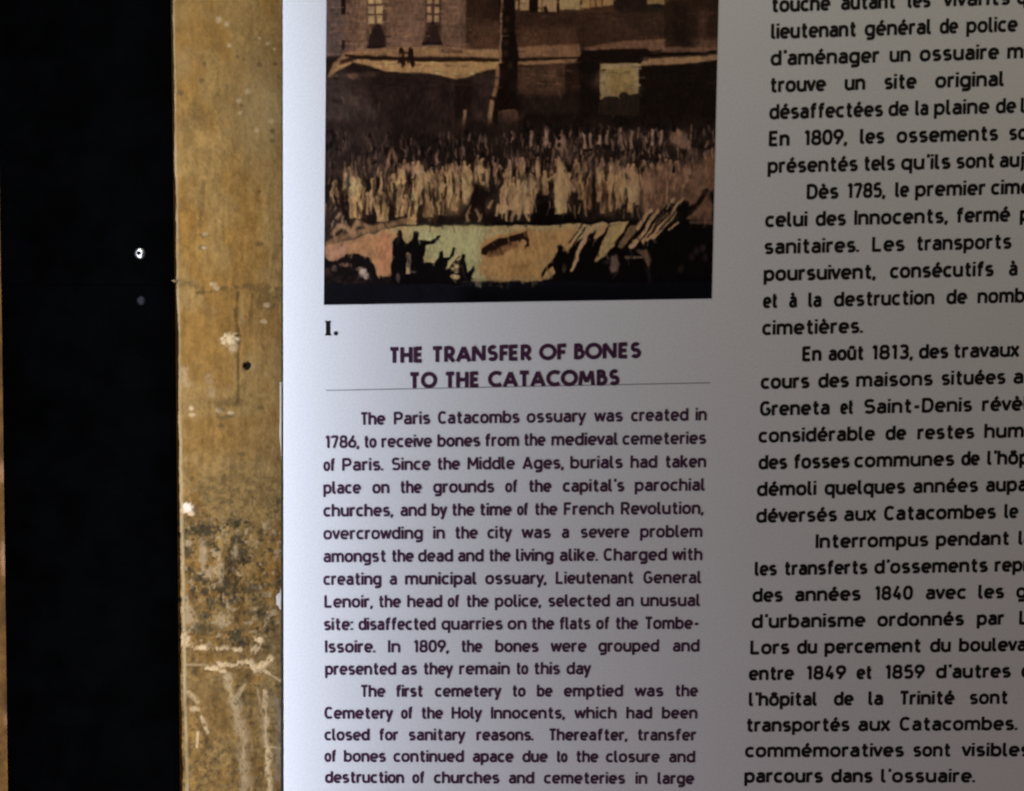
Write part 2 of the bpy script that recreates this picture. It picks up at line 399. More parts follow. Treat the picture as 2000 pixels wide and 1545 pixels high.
# lettering layout: word, x, z of its start and end on the panel in millimetres
ENGLISH = [
[("The",18.71,-30.17,31.88,-29.95), ("Paris",36.37,-29.88,55.44,-29.56), ("Catacombs",59.37,-29.5,102.07,-28.79), ("ossuary",105.72,-28.73,136.96,-28.22), ("was",140.91,-28.15,156.12,-27.9), ("created",160.35,-27.83,190.55,-27.34), ("in",194.22,-27.28,200.15,-27.18)],
[("1786,",0.43,-42.4,18.37,-42.14), ("to",20.9,-42.11,27.35,-42.02), ("receive",29.88,-41.98,56.28,-41.6), ("bones",59.09,-41.56,81.58,-41.24), ("from",84.11,-41.21,101.84,-40.95), ("the",104.37,-40.92,115.64,-40.76), ("medieval",118.74,-40.71,154,-40.21), ("cemeteries",155.98,-40.18,200.06,-39.55)],
[("of",-0.5,-54.41,5.96,-54.33), ("Paris.",9.33,-54.28,30.96,-54.02), ("Since",35.17,-53.96,55.43,-53.71), ("the",59.08,-53.67,70.91,-53.52), ("Middle",74.85,-53.47,99.65,-53.16), ("Ages,",103.59,-53.12,125.31,-52.85), ("burials",128.7,-52.8,156.39,-52.46), ("had",160.35,-52.41,174.49,-52.24), ("taken",178.74,-52.19,200.26,-51.92)],
[("place",-0.58,-66.45,19.1,-66.23), ("on",25.01,-66.17,34.01,-66.07), ("the",39.64,-66.01,50.91,-65.89), ("grounds",56.83,-65.83,88.98,-65.48), ("of",94.62,-65.42,101.39,-65.35), ("the",107.04,-65.29,118.9,-65.16), ("capital's",124.84,-65.1,157.37,-64.75), ("parochial",162.75,-64.69,200.17,-64.29)],
[("churches,",-0.66,-78.52,35.95,-78.18), ("and",39.62,-78.15,53.15,-78.02), ("by",55.98,-78,64.44,-77.92), ("the",66.7,-77.9,78.56,-77.79), ("time",81.39,-77.76,98.06,-77.6), ("of",100.89,-77.58,107.1,-77.52), ("the",110.21,-77.49,122.1,-77.38), ("French",125.49,-77.35,151.84,-77.1), ("Revolution,",155.52,-77.07,199.23,-76.66)],
[("overcrowding",-0.75,-90.63,51.45,-90.2), ("in",56.82,-90.16,63.03,-90.11), ("the",68.41,-90.07,80.28,-89.97), ("city",85.38,-89.93,98.4,-89.82), ("was",103.2,-89.79,118.78,-89.66), ("a",124.45,-89.61,128.42,-89.58), ("severe",134.37,-89.53,160.2,-89.32), ("problem",165.88,-89.28,198.85,-89.01)],
[("amongst",-0.83,-102.74,32.49,-102.51), ("the",35.04,-102.49,46.63,-102.41), ("dead",48.89,-102.39,67.28,-102.26), ("and",69.83,-102.25,83.43,-102.15), ("the",86.26,-102.13,97.6,-102.05), ("living",100.43,-102.03,120.28,-101.89), ("alike.",123.4,-101.87,143.85,-101.73), ("Charged",146.69,-101.71,180.25,-101.47), ("with",182.81,-101.46,199.05,-101.34)],
[("creating",-0.92,-114.85,29.62,-114.67), ("a",33.87,-114.65,37.83,-114.62), ("municipal",42.08,-114.6,80.05,-114.37), ("ossuary,",84.31,-114.34,116.67,-114.15), ("Lieutenant",121.5,-114.12,163.04,-113.87), ("General",167.88,-113.84,198.95,-113.65)],
[("Lenoir,",-0.43,-126.95,25.05,-126.82), ("the",28.16,-126.81,39.78,-126.75), ("head",43.19,-126.73,61.63,-126.64), ("of",64.46,-126.62,70.99,-126.59), ("the",74.4,-126.57,86.05,-126.51), ("police,",89.46,-126.49,113.9,-126.37), ("selected",117.6,-126.35,150.35,-126.19), ("an",153.49,-126.17,162.9,-126.12), ("unusual",166.6,-126.1,198.57,-125.94)],
[("site:",-0.95,-139.03,14.71,-138.96), ("disaffected",17.41,-138.95,58.23,-138.78), ("quarries",61.21,-138.77,93.71,-138.63), ("on",96.15,-138.62,106.19,-138.58), ("the",108.9,-138.57,120.84,-138.52), ("flats",123.83,-138.51,140.12,-138.44), ("of",143.11,-138.42,150.45,-138.39), ("the",153.44,-138.38,165.4,-138.33), ("Tombe-",168.67,-138.32,198.07,-138.19)],
[("Issoire.",-0.3,-151.06,26.43,-150.97), ("In",32.97,-150.95,39.52,-150.93), ("1809,",46.35,-150.91,65.15,-150.84), ("the",71.71,-150.82,82.84,-150.79), ("bones",89.68,-150.76,112.64,-150.69), ("were",118.93,-150.67,138.08,-150.61), ("grouped",144.38,-150.58,176.74,-150.48), ("and",183.9,-150.46,198.24,-150.41)],
[("presented",-0.38,-163.04,37.21,-162.95), ("as",40.06,-162.95,48.33,-162.93), ("they",51.75,-162.92,67.44,-162.88), ("remain",70.58,-162.88,97.44,-162.81), ("to",100.87,-162.81,107.28,-162.79), ("this",110.42,-162.78,124.16,-162.75), ("day",127.59,-162.74,140.77,-162.71)],
[("The",18.06,-174.93,31.47,-174.92), ("first",37.18,-174.91,51.74,-174.89), ("cemetery",57.74,-174.88,93.2,-174.84), ("to",98.92,-174.83,105.91,-174.82), ("be",111.92,-174.81,120.23,-174.8), ("emptied",126.25,-174.8,157.81,-174.76), ("was",163.84,-174.75,179.35,-174.73), ("the",185.68,-174.72,197.75,-174.71)],
[("Cemetery",-0.83,-186.79,35.72,-186.79), ("of",39.72,-186.79,46.29,-186.79), ("the",50.58,-186.79,62.03,-186.79), ("Holy",66.6,-186.79,82.93,-186.79), ("Innocents,",87.51,-186.79,126.91,-186.78), ("which",131.79,-186.78,154.49,-186.78), ("had",159.66,-186.78,173.47,-186.78), ("been",178.65,-186.78,197.65,-186.78)],
[("closed",-0.91,-198.53,23.1,-198.57), ("for",28.25,-198.57,38.55,-198.59), ("sanitary",43.7,-198.59,74.07,-198.63), ("reasons.",79.8,-198.64,110.34,-198.68), ("Thereafter,",118.09,-198.69,160.37,-198.74), ("transfer",165.84,-198.75,197.55,-198.79)],
[("of",-0.99,-210.17,5.59,-210.19), ("bones",9.31,-210.2,31.64,-210.26), ("continued",35.65,-210.27,73.22,-210.38), ("apace",77.82,-210.4,99.65,-210.46), ("due",104.36,-210.47,117.88,-210.51), ("to",122.48,-210.52,128.53,-210.54), ("the",133.13,-210.55,144.94,-210.59), ("closure",148.98,-210.6,177.81,-210.68), ("and",182.72,-210.7,196.86,-210.74)],
[("destruction",-0.78,-221.69,41.36,-221.88), ("of",45.66,-221.9,52.55,-221.94), ("churches",57.15,-221.96,92.22,-222.12), ("and",97.11,-222.15,110.76,-222.21), ("cemeteries",115.94,-222.23,159.48,-222.44), ("in",164.97,-222.46,171.32,-222.49), ("large",176.81,-222.52,196.47,-222.61)]]
FRENCH = [
[("touche",230.19,182.61,260.33,183.81), ("autant",265.67,184.03,294.33,185.18), ("les",300.06,185.41,311.92,185.88), ("vivants",318.04,186.13,352.89,187.52), ("que",356.34,187.66,371.68,188.28)],
[("lieutenant",230.07,169.2,274.41,170.89), ("général",278.24,171.04,313.08,172.36), ("de",316.92,172.51,326.5,172.87), ("police",330.72,173.03,357.2,174.04)],
[("d'aménager",230.1,155.73,286.63,157.78), ("un",291.38,157.95,302.36,158.35), ("ossuaire",306.96,158.51,348.06,160), ("municipal",352.29,160.16,398.08,161.82)],
[("trouve",230.22,142.19,258.97,143.18), ("un",268.56,143.51,279.31,143.89), ("site",288.91,144.22,305.81,144.8), ("original",315.42,145.14,351.6,146.39)],
[("désaffectées",229.95,128.56,288.89,130.52), ("de",291.58,130.61,302.12,130.96), ("la",305.43,131.07,312.36,131.3), ("plaine",315.21,131.39,343.96,132.35), ("de",347.28,132.46,357.85,132.81), ("la",360.16,132.88,367.11,133.11)],
[("En",229.99,114.88,240.75,115.23), ("1809,",248.06,115.46,270.61,116.18), ("les",277.15,116.39,290.02,116.8), ("ossements",296.19,117,349.05,118.68), ("sont",354.46,118.85,374.17,119.48)],
[("présentés",229.64,101.13,276.5,102.57), ("tels",279.58,102.67,295.79,103.17), ("qu'ils",298.88,103.26,324.76,104.06), ("sont",327.47,104.14,347.97,104.77), ("aujourd'hui",350.06,104.84,399.48,106.36)],
[("Dès",250.2,87.94,266.8,88.44), ("1785,",271.05,88.57,291.14,89.16), ("le",296.17,89.31,303.51,89.53), ("premier",306.61,89.62,343.78,90.73), ("cimetière",346.1,90.8,389.16,92.08)],
[("celui",228.87,73.46,250.89,74.09), ("des",255.14,74.22,271,74.67), ("Innocents,",275.25,74.8,324.06,76.21), ("fermé",328.71,76.34,356.66,77.15), ("pour",361.7,77.29,382.69,77.9)],
[("sanitaires.",228.59,59.55,278.31,60.94), ("Les",284.9,61.13,301.97,61.61), ("transports",308.18,61.78,357.91,63.18)],
[("poursuivent,",228.63,45.61,287.2,47.2), ("consécutifs",294.58,47.41,349.04,48.89), ("à",356.83,49.1,361.51,49.23)],
[("et",228.51,31.62,236.66,31.83), ("à",242.1,31.98,246.37,32.09), ("la",252.19,32.25,259.19,32.43), ("destruction",265.64,32.6,318.32,34), ("de",324.55,34.17,335.47,34.46), ("nombreux",340.93,34.61,385.81,35.8)],
[("cimetières.",228.39,17.59,281.31,18.96)],
[("En",249.69,4.07,259.83,4.33), ("août",263.33,4.42,282.45,4.9), ("1813,",285.96,4.99,307.82,5.54), ("des",310.95,5.62,326.58,6.01), ("travaux",329.32,6.08,364.14,6.96)],
[("cours",228.15,-10.55,253.9,-9.92), ("des",258.35,-9.81,274.6,-9.41), ("maisons",278.35,-9.32,318.79,-8.33), ("situées",323.09,-8.22,357.18,-7.38), ("aux",361.1,-7.29,378.76,-6.85)],
[("Greneta",228.03,-24.66,264.77,-23.78), ("et",270.25,-23.65,277.68,-23.48), ("Saint-Denis",282.77,-23.36,339.99,-21.99), ("révèlent",345.1,-21.87,387.92,-20.85)],
[("considérable",227.52,-38.8,289.01,-37.38), ("de",294.5,-37.25,305.49,-37), ("restes",311.38,-36.86,341.63,-36.16), ("humains",346.74,-36.04,387.67,-35.1)],
[("des",227.79,-52.93,243.07,-52.59), ("fosses",246.6,-52.51,276.03,-51.85), ("communes",278.38,-51.8,331.45,-50.62), ("de",334.99,-50.54,344.84,-50.32), ("l'hôpital",348.77,-50.23,386.62,-49.39)],
[("démoli",227.27,-67.09,258.68,-66.42), ("quelques",263.01,-66.32,305.88,-65.41), ("années",309.82,-65.32,344.51,-64.58), ("auparavant",348.45,-64.5,400.59,-63.39)],
[("déversés",227.14,-81.24,270.02,-80.37), ("aux",273.57,-80.3,290.9,-79.94), ("Catacombes",294.85,-79.86,354.45,-78.65), ("le",358.8,-78.56,366.31,-78.41)],
[("Interrompus",258.93,-94.78,318.93,-93.63), ("pendant",322.88,-93.55,362.45,-92.8), ("la",366.81,-92.71,374.33,-92.57)],
[("les",226.89,-109.54,238.72,-109.33), ("transferts",242.67,-109.26,286.9,-108.47), ("d'ossements",290.46,-108.4,351.04,-107.32), ("reprennent",354.61,-107.26,406.22,-106.33)],
[("des",225.97,-123.69,242.17,-123.42), ("années",248.49,-123.32,283.7,-122.74), ("1840",290.83,-122.62,311.43,-122.28), ("avec",318.17,-122.17,339.99,-121.82), ("les",346.34,-121.71,360.25,-121.48), ("grands",366.6,-121.38,399.61,-120.84)],
[("d'urbanisme",225.84,-137.8,286.44,-136.91), ("ordonnés",292.78,-136.82,339.25,-136.13), ("par",346.01,-136.03,361.13,-135.81), ("Louis",368.69,-135.7,389.8,-135.39)],
[("Lors",225.31,-151.9,246.31,-151.63), ("du",250.28,-151.58,260.99,-151.44), ("percement",264.96,-151.39,317.01,-150.72), ("du",321.39,-150.67,332.53,-150.52), ("boulevard",336.91,-150.47,383.15,-149.87)],
[("entre",224.77,-165.97,248.99,-165.71), ("1849",255.35,-165.64,276.81,-165.41), ("et",282.38,-165.35,291.14,-165.26), ("1859",297.5,-165.19,319.01,-164.96), ("d'autres",324.99,-164.89,365.29,-164.46), ("os",370.88,-164.4,380.47,-164.3)],
[("l'hôpital",225.03,-180,262.02,-179.69), ("de",270.62,-179.62,281.14,-179.53), ("la",289.11,-179.46,297.08,-179.39), ("Trinité",305.46,-179.32,335.4,-179.07), ("sont",343.39,-179.01,364.58,-178.83)],
[("transportés",224.09,-194,279.49,-193.68), ("aux",283.88,-193.65,301.45,-193.55), ("Catacombes.",306.25,-193.52,369.88,-193.16)],
[("commémoratives",223.55,-207.94,309.04,-207.7), ("sont",313.84,-207.69,334.67,-207.63), ("visibles",339.88,-207.61,377.2,-207.51)],
[("parcours",223.4,-221.84,265.77,-221.85), ("dans",270.17,-221.86,292.6,-221.86), ("l'ossuaire.",297,-221.87,347.96,-221.89)]]
HEADING = [
[("THE",33.66,2.13,51.82,2.58), ("TRANSFER",55.74,2.68,108.35,3.99), ("OF",112,4.08,126.86,4.45), ("BONES",130.22,4.53,165.31,5.4)],
[("TO",43.97,-10.9,59.09,-10.61), ("THE",62.45,-10.55,81.23,-10.2), ("CATACOMBS",85.43,-10.12,154.23,-8.84)]]
# ------------------------------------------------------------------ the printed picture: a sepia night street scene with a crowd
# drawn on a canvas U 0..765, V -60..596 (quarter millimetres), then printed as a tinted sheet
AS = 0.8
AW, AH, AV0 = int(765 * AS), int(656 * AS), -60
uu, vv = np.meshgrid((np.arange(AW) + .5) / AS, (np.arange(AH) + .5) / AS + AV0)
IMG = np.zeros((AH, AW, 3))

def cv(x, y):
    left = 638 - .0095 * y; right = 1403 - .0215 * y
    return ((x - left) / (right - left) * 765, y + .02 * (x - 633))
def blend(mask, col, alpha, sl):
    m = (mask * alpha)[..., None]
    IMG[sl] = IMG[sl] * (1 - m) + np.asarray(col, float) * m
def win(u0, u1, v0, v1, pad):
    a = max(0, int((u0 - pad) * AS)); b = min(AW, int((u1 + pad) * AS) + 2)
    c = max(0, int((v0 - pad - AV0) * AS)); d = min(AH, int((v1 + pad - AV0) * AS) + 2)
    return (slice(c, max(c, d)), slice(a, max(a, b)))
def poly(pts, col, alpha=1.0, soft=2.0):
    q = [cv(*p) for p in pts]
    us = [p[0] for p in q]; vs = [p[1] for p in q]
    sl = win(min(us), max(us), min(vs), max(vs), soft + 2)
    U, V = uu[sl], vv[sl]
    if U.size == 0: return
    d = np.full(U.shape, 1e9); ins = np.zeros(U.shape, bool)
    n = len(q)
    for i in range(n):
        ax, ay = q[i]; bx, by = q[(i + 1) % n]
        ex, ey = bx - ax, by - ay; L2 = ex * ex + ey * ey + 1e-9
        t = np.clip(((U - ax) * ex + (V - ay) * ey) / L2, 0, 1)
        d = np.minimum(d, np.hypot(U - ax - t * ex, V - ay - t * ey))
        c = ((ay > V) != (by > V)) & (U < (bx - ax) * (V - ay) / (by - ay + 1e-12) + ax)
        ins ^= c
    sd = np.where(ins, d, -d)
    blend(sstep(-soft, soft, sd), col, alpha, sl)
def line(pts, w, col, alpha=1.0, soft=2.0):
    for p, r in zip(pts[:-1], pts[1:]):
        (ax, ay), (bx, by) = cv(*p), cv(*r)
        sl = win(min(ax, bx), max(ax, bx), min(ay, by), max(ay, by), w + soft + 2)
        U, V = uu[sl], vv[sl]
        if U.size == 0: continue
        ex, ey = bx - ax, by - ay; L2 = ex * ex + ey * ey + 1e-9
        t = np.clip(((U - ax) * ex + (V - ay) * ey) / L2, 0, 1)
        d = np.hypot(U - ax - t * ex, V - ay - t * ey)
        blend(1 - sstep(w / 2 - soft, w / 2 + soft, d), col, alpha, sl)
def oval(x, y, rx, ry, col, alpha=1.0, soft=.25):
    cx, cy = cv(x, y)
    sl = win(cx - rx, cx + rx, cy - ry, cy + ry, 3 + rx * soft)
    U, V = uu[sl], vv[sl]
    if U.size == 0: return
    d = np.hypot((U - cx) / rx, (V - cy) / ry)
    blend(1 - sstep(1 - soft, 1 + soft, d), col, alpha, sl)
def rect(x0, y0, x1, y1, col, alpha=1.0, soft=1.0): poly([(x0, y0), (x1, y0), (x1, y1), (x0, y1)], col, alpha, soft)
R_ = random.Random(11)
def jit(c, s): k = 1 + R_.uniform(-s, s); return tuple(v * k for v in c)

def tone(c, k): return tuple(v * k for v in c)
# ground tones
IMG[:] = (44, 32, 25)
# left facade
rect(620, -80, 915, 108, (126, 102, 84), soft=3)
rect(620, -80, 672, 108, (104, 90, 84), soft=8)
for k in range(-14, 22):
    y = k * 4.7 + 3
    line([(634, y), (912, y + 1)], 1.6, (74, 54, 42), .5, 1)
    for j in range(7):
        x = 640 + R_.random() * 265
        line([(x, y + 1), (x + R_.uniform(6, 26), y + 1)], 2.2, jit((128, 100, 76), .15), .5, 1)
rect(898, -80, 918, 108, (104, 82, 66), .8, 4)
rect(705, -80, 716, 95, (142, 116, 90), .45, 3)
rect(667, -80, 675, 30, (40, 24, 20)); rect(668, 78, 675, 95, (52, 38, 32))
# the two lit windows with dark ironwork balconies
rect(716, -80, 756, 92, (84, 64, 50), .7, 2)
for x0, x1 in ((719, 731), (735, 747)):
    for y0, y1 in ((-58, -44), (-40, -26), (-22, -8), (-4, 8), (13, 27), (31, 47)):
        rect(x0 + R_.uniform(-1, 1), y0, x1, y1, jit((206, 180, 136), .12), .95, 1.6)
poly([(719, 92), (722, 68), (730, 52), (738, 46), (747, 58), (753, 70), (754, 92)], (46, 32, 29), .95, 2.4)
line([(718, 47), (723, 64)], 3, (168, 140, 104), .7); rect(716, 90, 756, 93, (36, 24, 20))
rect(830, -80, 862, 88, (74, 54, 43), .75, 2)
for x0, x1 in ((833, 842), (848, 857)):
    for y0, y1 in ((-58, -44), (-40, -26), (-22, -8), (-4, 9), (14, 27), (31, 44)):
        rect(x0, y0, x1 + R_.uniform(-1, 1), y1, jit((190, 160, 122), .12), .95, 1.6)
poly([(824, 88), (828, 72), (836, 58), (845, 36), (854, 58), (860, 74), (864, 88)], (50, 34, 30), .95, 2.6)
rect(824, 82, 864, 88, (38, 26, 22), 1, 2)
# dark house behind the column
rect(909, -80, 985, 100, (58, 41, 29), soft=3)
rect(912, 42, 978, 98, (86, 63, 48), .8, 12); rect(948, -80, 978, 40, (44, 28, 18), .6, 8)
# right hand arcade
rect(1003, -80, 1200, 26, (70, 49, 33), soft=2)
for x0, x1, y1, c in ((1004, 1011, 20, (152, 128, 98)), (1016, 1032, 22, (172, 146, 110)), (1050, 1056, 24, (178, 148, 110)), (1058, 1086, 24, (160, 136, 104)),
                      (1092, 1132, 20, (166, 144, 108)), (1136, 1150, 18, (164, 134, 92)), (1152, 1160, 16, (146, 114, 80)), (1163, 1174, 14, (150, 120, 84)), (1177, 1198, 12, (170, 138, 98))):
    rect(x0, -80, x1, y1, c, 1, 1.8)
poly([(1060, 25), (1060, 14), (1066, 12), (1070, 25)], (38, 24, 14), 1, 1.5)
rect(1033, -80, 1049, 38, (26, 14, 8)); rect(1087, -80, 1091, 30, (40, 22, 8))
rect(1198, -80, 1262, 30, (42, 28, 21), 1, 3); rect(1263, -80, 1297, 10, (140, 118, 82), 1, 2)
rect(1003, 26, 1297, 92, (58, 40, 29), 1, 4)
rect(1008, 55, 1125, 95, (86, 61, 46), .7, 12); rect(1165, 30, 1292, 70, (60, 44, 34), .6, 12)
rect(1297, -80, 1420, 98, (44, 29, 20), 1, 3); rect(1362, 18, 1380, 98, (78, 58, 46), .6, 8); rect(1352, 75, 1402, 98, (92, 70, 56), .7, 8)
rect(1310, 10, 1340, 82, (32, 18, 11), .7, 8)
# lit ledge of the street and its lower edge
poly([(640, 150), (652, 122), (676, 101), (760, 92), (860, 92), (905, 96), (980, 96), (980, 112), (690, 108), (668, 118), (650, 150)], (150, 121, 88), 1, 3)
poly([(645, 148), (660, 128), (690, 116), (770, 117), (980, 119), (980, 133), (940, 137), (915, 148), (892, 155), (868, 148), (838, 141), (790, 141), (752, 137), (722, 128), (690, 122), (668, 134)], (182, 150, 106), 1, 2.4)
rect(765, 118, 860, 130, (200, 168, 120), .5, 6)
line([(676, 107), (700, 109), (760, 113), (790, 115), (860, 118), (975, 116)], 5, (44, 28, 14), 1, 1.6)
line([(668, 120), (690, 118)], 5, (70, 48, 30), .8, 2)
for x in (784, 803):
    poly([(x - 5, 94), (x, 91), (x + 4, 96), (x + 6, 110), (x + 9, 124), (x + 3, 132), (x - 2, 120), (x - 7, 124)], (38, 22, 14), 1, 1.6)
oval(875, 99, 14, 5, (96, 74, 58), .8); oval(895, 101, 10, 4, (84, 62, 48), .8)
# shadowed wall under the ledge, left
poly([(630, 160), (660, 140), (700, 138), (760, 142), (840, 146), (890, 158), (925, 150), (985, 138), (985, 250), (630, 265)], (48, 36, 31), 1, 4)
poly([(630, 160), (672, 136), (700, 150), (740, 230), (700, 262), (630, 270)], (82, 70, 64), .75, 14)
for k in range(90):
    x, y = R_.uniform(640, 960), R_.uniform(150, 262)
    oval(x, y, R_.uniform(5, 16), R_.uniform(4, 12), jit((60, 45, 39) if R_.random() < .5 else (34, 23, 19), .25), .4, .7)
oval(690, 147, 12, 6, (140, 112, 88), .7, .5); oval(720, 143, 18, 5, (120, 92, 70), .5, .6)
line([(678, 218), (684, 240)], 5, (98, 84, 76), .7, 2); line([(730, 215), (734, 255)], 4, (92, 78, 70), .6, 2)
rect(888, 155, 920, 260, (30, 18, 13), .8, 5)
# wall, right
rect(1003, 118, 1410, 248, (24, 14, 9), 1, 3)
poly([(1008, 122), (1125, 122), (1130, 176), (1080, 190), (1010, 182)], (78, 57, 44), .95, 6)
for k in range(26):
    line([(R_.uniform(1010, 1128), R_.uniform(125, 150)), (R_.uniform(1010, 1128), R_.uniform(160, 185))], 3, jit((88, 66, 50), .3), .25, 2)
rect(1015, 182, 1130, 222, (48, 35, 28), .7, 10)
rect(1103, 122, 1128, 190, (34, 20, 13), .8, 3)
poly([(1003, 92), (1130, 86), (1135, 112), (1003, 114)], (126, 97, 74), 1, 3)
poly([(1140, 92), (1220, 80), (1295, 76), (1298, 98), (1260, 98), (1140, 100)], (112, 85, 66), .9, 3)
rect(1290, 92, 1405, 102, (104, 78, 62), .9, 3)
line([(1003, 114), (1060, 113), (1130, 112)], 4, (40, 26, 16), .9, 1.6)
line([(1010, 123), (1060, 121), (1132, 117)], 7, (150, 118, 88), 1, 2)
line([(1250, 107), (1330, 106), (1402, 100)], 4.5, (14, 6, 2), 1, 1.6)
poly([(1246, 127), (1258, 114), (1320, 112), (1402, 106), (1402, 116), (1365, 120), (1330, 125)], (146, 117, 88), 1, 2.4)
poly([(1122, 120), (1140, 98), (1215, 96), (1262, 95), (1272, 102), (1245, 116), (1240, 122)], (26, 14, 9), 1, 2)
# pale notice on the wall
rect(1171, 123, 1246, 192, (158, 138, 106), 1, 2); rect(1180, 132, 1236, 182, (138, 119, 80), .9, 4)
for k in range(5): oval(R_.uniform(1195, 1225), R_.uniform(150, 178), 8, 8, (124, 102, 64), .5, .6)
poly([(1168, 200), (1180, 186), (1205, 187), (1212, 178), (1222, 178), (1228, 184), (1248, 180), (1248, 222), (1168, 222)], (42, 31, 23), 1, 2)
# column with its lit edge
poly([(973, -80), (1006, -80), (1005, 60), (1012, 110), (1006, 185), (1014, 262), (960, 262), (964, 190), (974, 120)], (24, 13, 8), 1, 2.4)
line([(979, -60), (980, 15), (977, 60), (976, 120)], 4.5, (150, 120, 94), .85, 2)
line([(972, 130), (970, 160), (964, 184)], 8, (146, 114, 86), .9, 2.5)
line([(961, 194), (957, 225), (955, 250)], 8, (168, 136, 102), .9, 2.5)
poly([(946, 240), (1022, 238), (1024, 272), (944, 274)], (52, 37, 29), .9, 4)
line([(960, 189), (966, 191)], 8, (40, 22, 14), .9, 1.5)
rect(972, 214, 1010, 275, (74, 55, 45), 1, 2.6); line([(980, 214), (1004, 213)], 3, (108, 84, 66), .8, 1.4)
for k in range(9): oval(988 + R_.uniform(-8, 12), -50 + k * 22, 5, 7, (64, 44, 30), .6, .6)
line([(908, 215), (903, 258), (902, 330)], 6, (150, 122, 98), .9, 2)
# ------------------------------ far crowd
rect(625, 236, 1410, 470, (36, 26, 21), .9, 16)
rect(620, 238, 760, 340, (70, 57, 51), .7, 16)
for k in range(420):
    y = R_.uniform(240, 330)
    x = R_.uniform(634, 1398)
    if x < 1020 and y < 252: continue
    s = R_.uniform(.5, 1.0)
    c = jit((132, 106, 90), .25) if x > 1010 else jit((120, 100, 88), .3)
    a = .75 * (1 if x > 780 else .55)
    h = R_.uniform(6, 20)
    line([(x, y), (x + R_.uniform(-3, 3), y + h)], R_.uniform(2, 4.6), c, a * s, 1.3)
    if R_.random() < .5: oval(x + R_.uniform(-6, 6), y + R_.uniform(-4, 12), R_.uniform(2, 6), R_.uniform(3, 8), (18, 10, 8), .8, .5)
for x, y, h in ((1038, 255, 26), (1066, 256, 22), (1172, 242, 34), (1186, 246, 30), (1212, 250, 36), (1232, 254, 28), (1272, 252, 26), (1290, 252, 24), (1139, 258, 26), (1152, 262, 20)):
    line([(x, y), (x + R_.uniform(-3, 3), y + h)], 6.5, jit((170, 142, 122), .1), .9, 2)
    oval(x + 5, y + h * .5, 4, h * .4, (20, 11, 8), .7, .5)
poly([(1085, 260), (1098, 258), (1106, 278), (1100, 294), (1082, 286)], (140, 114, 98), .8, 3); oval(1091, 266, 4, 4, (16, 8, 6)); oval(1092, 280, 5, 5, (16, 8, 6))
poly([(1305, 255), (1322, 246), (1350, 275), (1345, 290), (1310, 275)], (132, 104, 86), .8, 4); oval(1316, 250, 5, 6, (14, 8, 5))
for k in range(60):
    x, y = R_.uniform(1020, 1300), R_.uniform(238, 262)
    oval(x, y, 4, 4, (16, 10, 8), .8, .5)
# ------------------------------ nearer rows of robed figures
def robed(x, y0, y1, w, c, lean=0, arm=0):
    d = w / 2
    poly([(x - d * .35, y0 + w * .5), (x + d * .35, y0 + w * .5), (x + d + lean * .4, y0 + w * 1.1), (x + d * .9 + lean, y1), (x - d * .9 + lean, y1), (x - d + lean * .4, y0 + w * 1.1)], c, 1, 1.8)
    oval(x, y0 + w * .22, w * .26, w * .36, jit(c, .12), 1, .35)
    for k in range(3):
        xx = x + R_.uniform(-d * .7, d * .7)
        line([(xx, y0 + w), (xx + lean + R_.uniform(-2, 2), y1)], 2.2, tone(c, R_.choice((.55, .72, 1.12))), .65, 1.3)
    if arm: line([(x + d * .6, y0 + w), (x + arm, y0 + w * .8)], 4.5, c, .9, 1.6)
for k in range(120):
    x = R_.uniform(780, 1340); y = R_.uniform(300, 345)
    robed(x, y, y + R_.uniform(24, 44), R_.uniform(7, 12), jit((146, 118, 92), .28))
    if R_.random() < .5: oval(x + R_.uniform(-9, 9), y + R_.uniform(8, 34), R_.uniform(2.5, 5), R_.uniform(6, 15), (22, 13, 9), .85, .45)
for k in range(40):
    x = R_.uniform(640, 800); y = R_.uniform(300, 335)
    line([(x, y), (x + R_.uniform(-5, 5), y + R_.uniform(16, 34))], R_.uniform(3, 5), jit((130, 108, 88), .3), .7, 1.6)
    oval(x + R_.uniform(-9, 9), y + R_.uniform(5, 30), 4, 11, (44, 32, 27), .6, .5)
oval(766, 305, 9, 17, (150, 122, 98), .9, .3); oval(766, 309, 5, 15, (28, 18, 16), .95, .35)
cream = (188, 158, 114)
for x, y0, y1, w, ln, arm in ((655, 350, 396, 20, 0, 0), (690, 345, 425, 22, 4, 0), (700, 346, 422, 19, 8, 0), (728, 348, 420, 20, 16, 0), (745, 376, 430, 26, 2, 0), (770, 340, 400, 18, -8, 0), (785, 330, 420, 20, -6, 0),
                              (806, 345, 436, 20, -3, 0), (815, 338, 425, 17, -8, 0), (836, 336, 420, 22, 0, 0), (858, 338, 415, 18, 6, 0), (875, 318, 402, 17, 6, 0), (892, 326, 408, 16, -4, 0), (908, 312, 398, 14, 4, 0), (918, 320, 390, 14, -3, 0), (938, 312, 360, 13, 0, 0)):
    robed(x, y0, y1, w, jit(cream, .13), ln, arm)
for x, y, rx, ry in ((668, 385, 6, 26), (712, 415, 6, 22), (764, 400, 4, 22), (794, 398, 3, 26), (826, 388, 4, 30), (850, 415, 4, 16), (870, 400, 3, 14), (742, 362, 9, 4), (742, 393, 5, 4), (885, 360, 4, 26), (930, 370, 5, 20)):
    oval(x, y, rx, ry, (40, 26, 18), .85, .5)
poly([(630, 385), (650, 392), (668, 410), (672, 430), (660, 452), (632, 470)], (66, 52, 46), .85, 8)
for k in range(26):
    x, y = R_.uniform(634, 700), R_.uniform(380, 450)
    line([(x, y), (x + R_.uniform(-8, 8), y + R_.uniform(8, 22))], R_.uniform(3, 6), jit((150, 128, 104) if R_.random() < .5 else (52, 40, 36), .2), .7, 1.8)
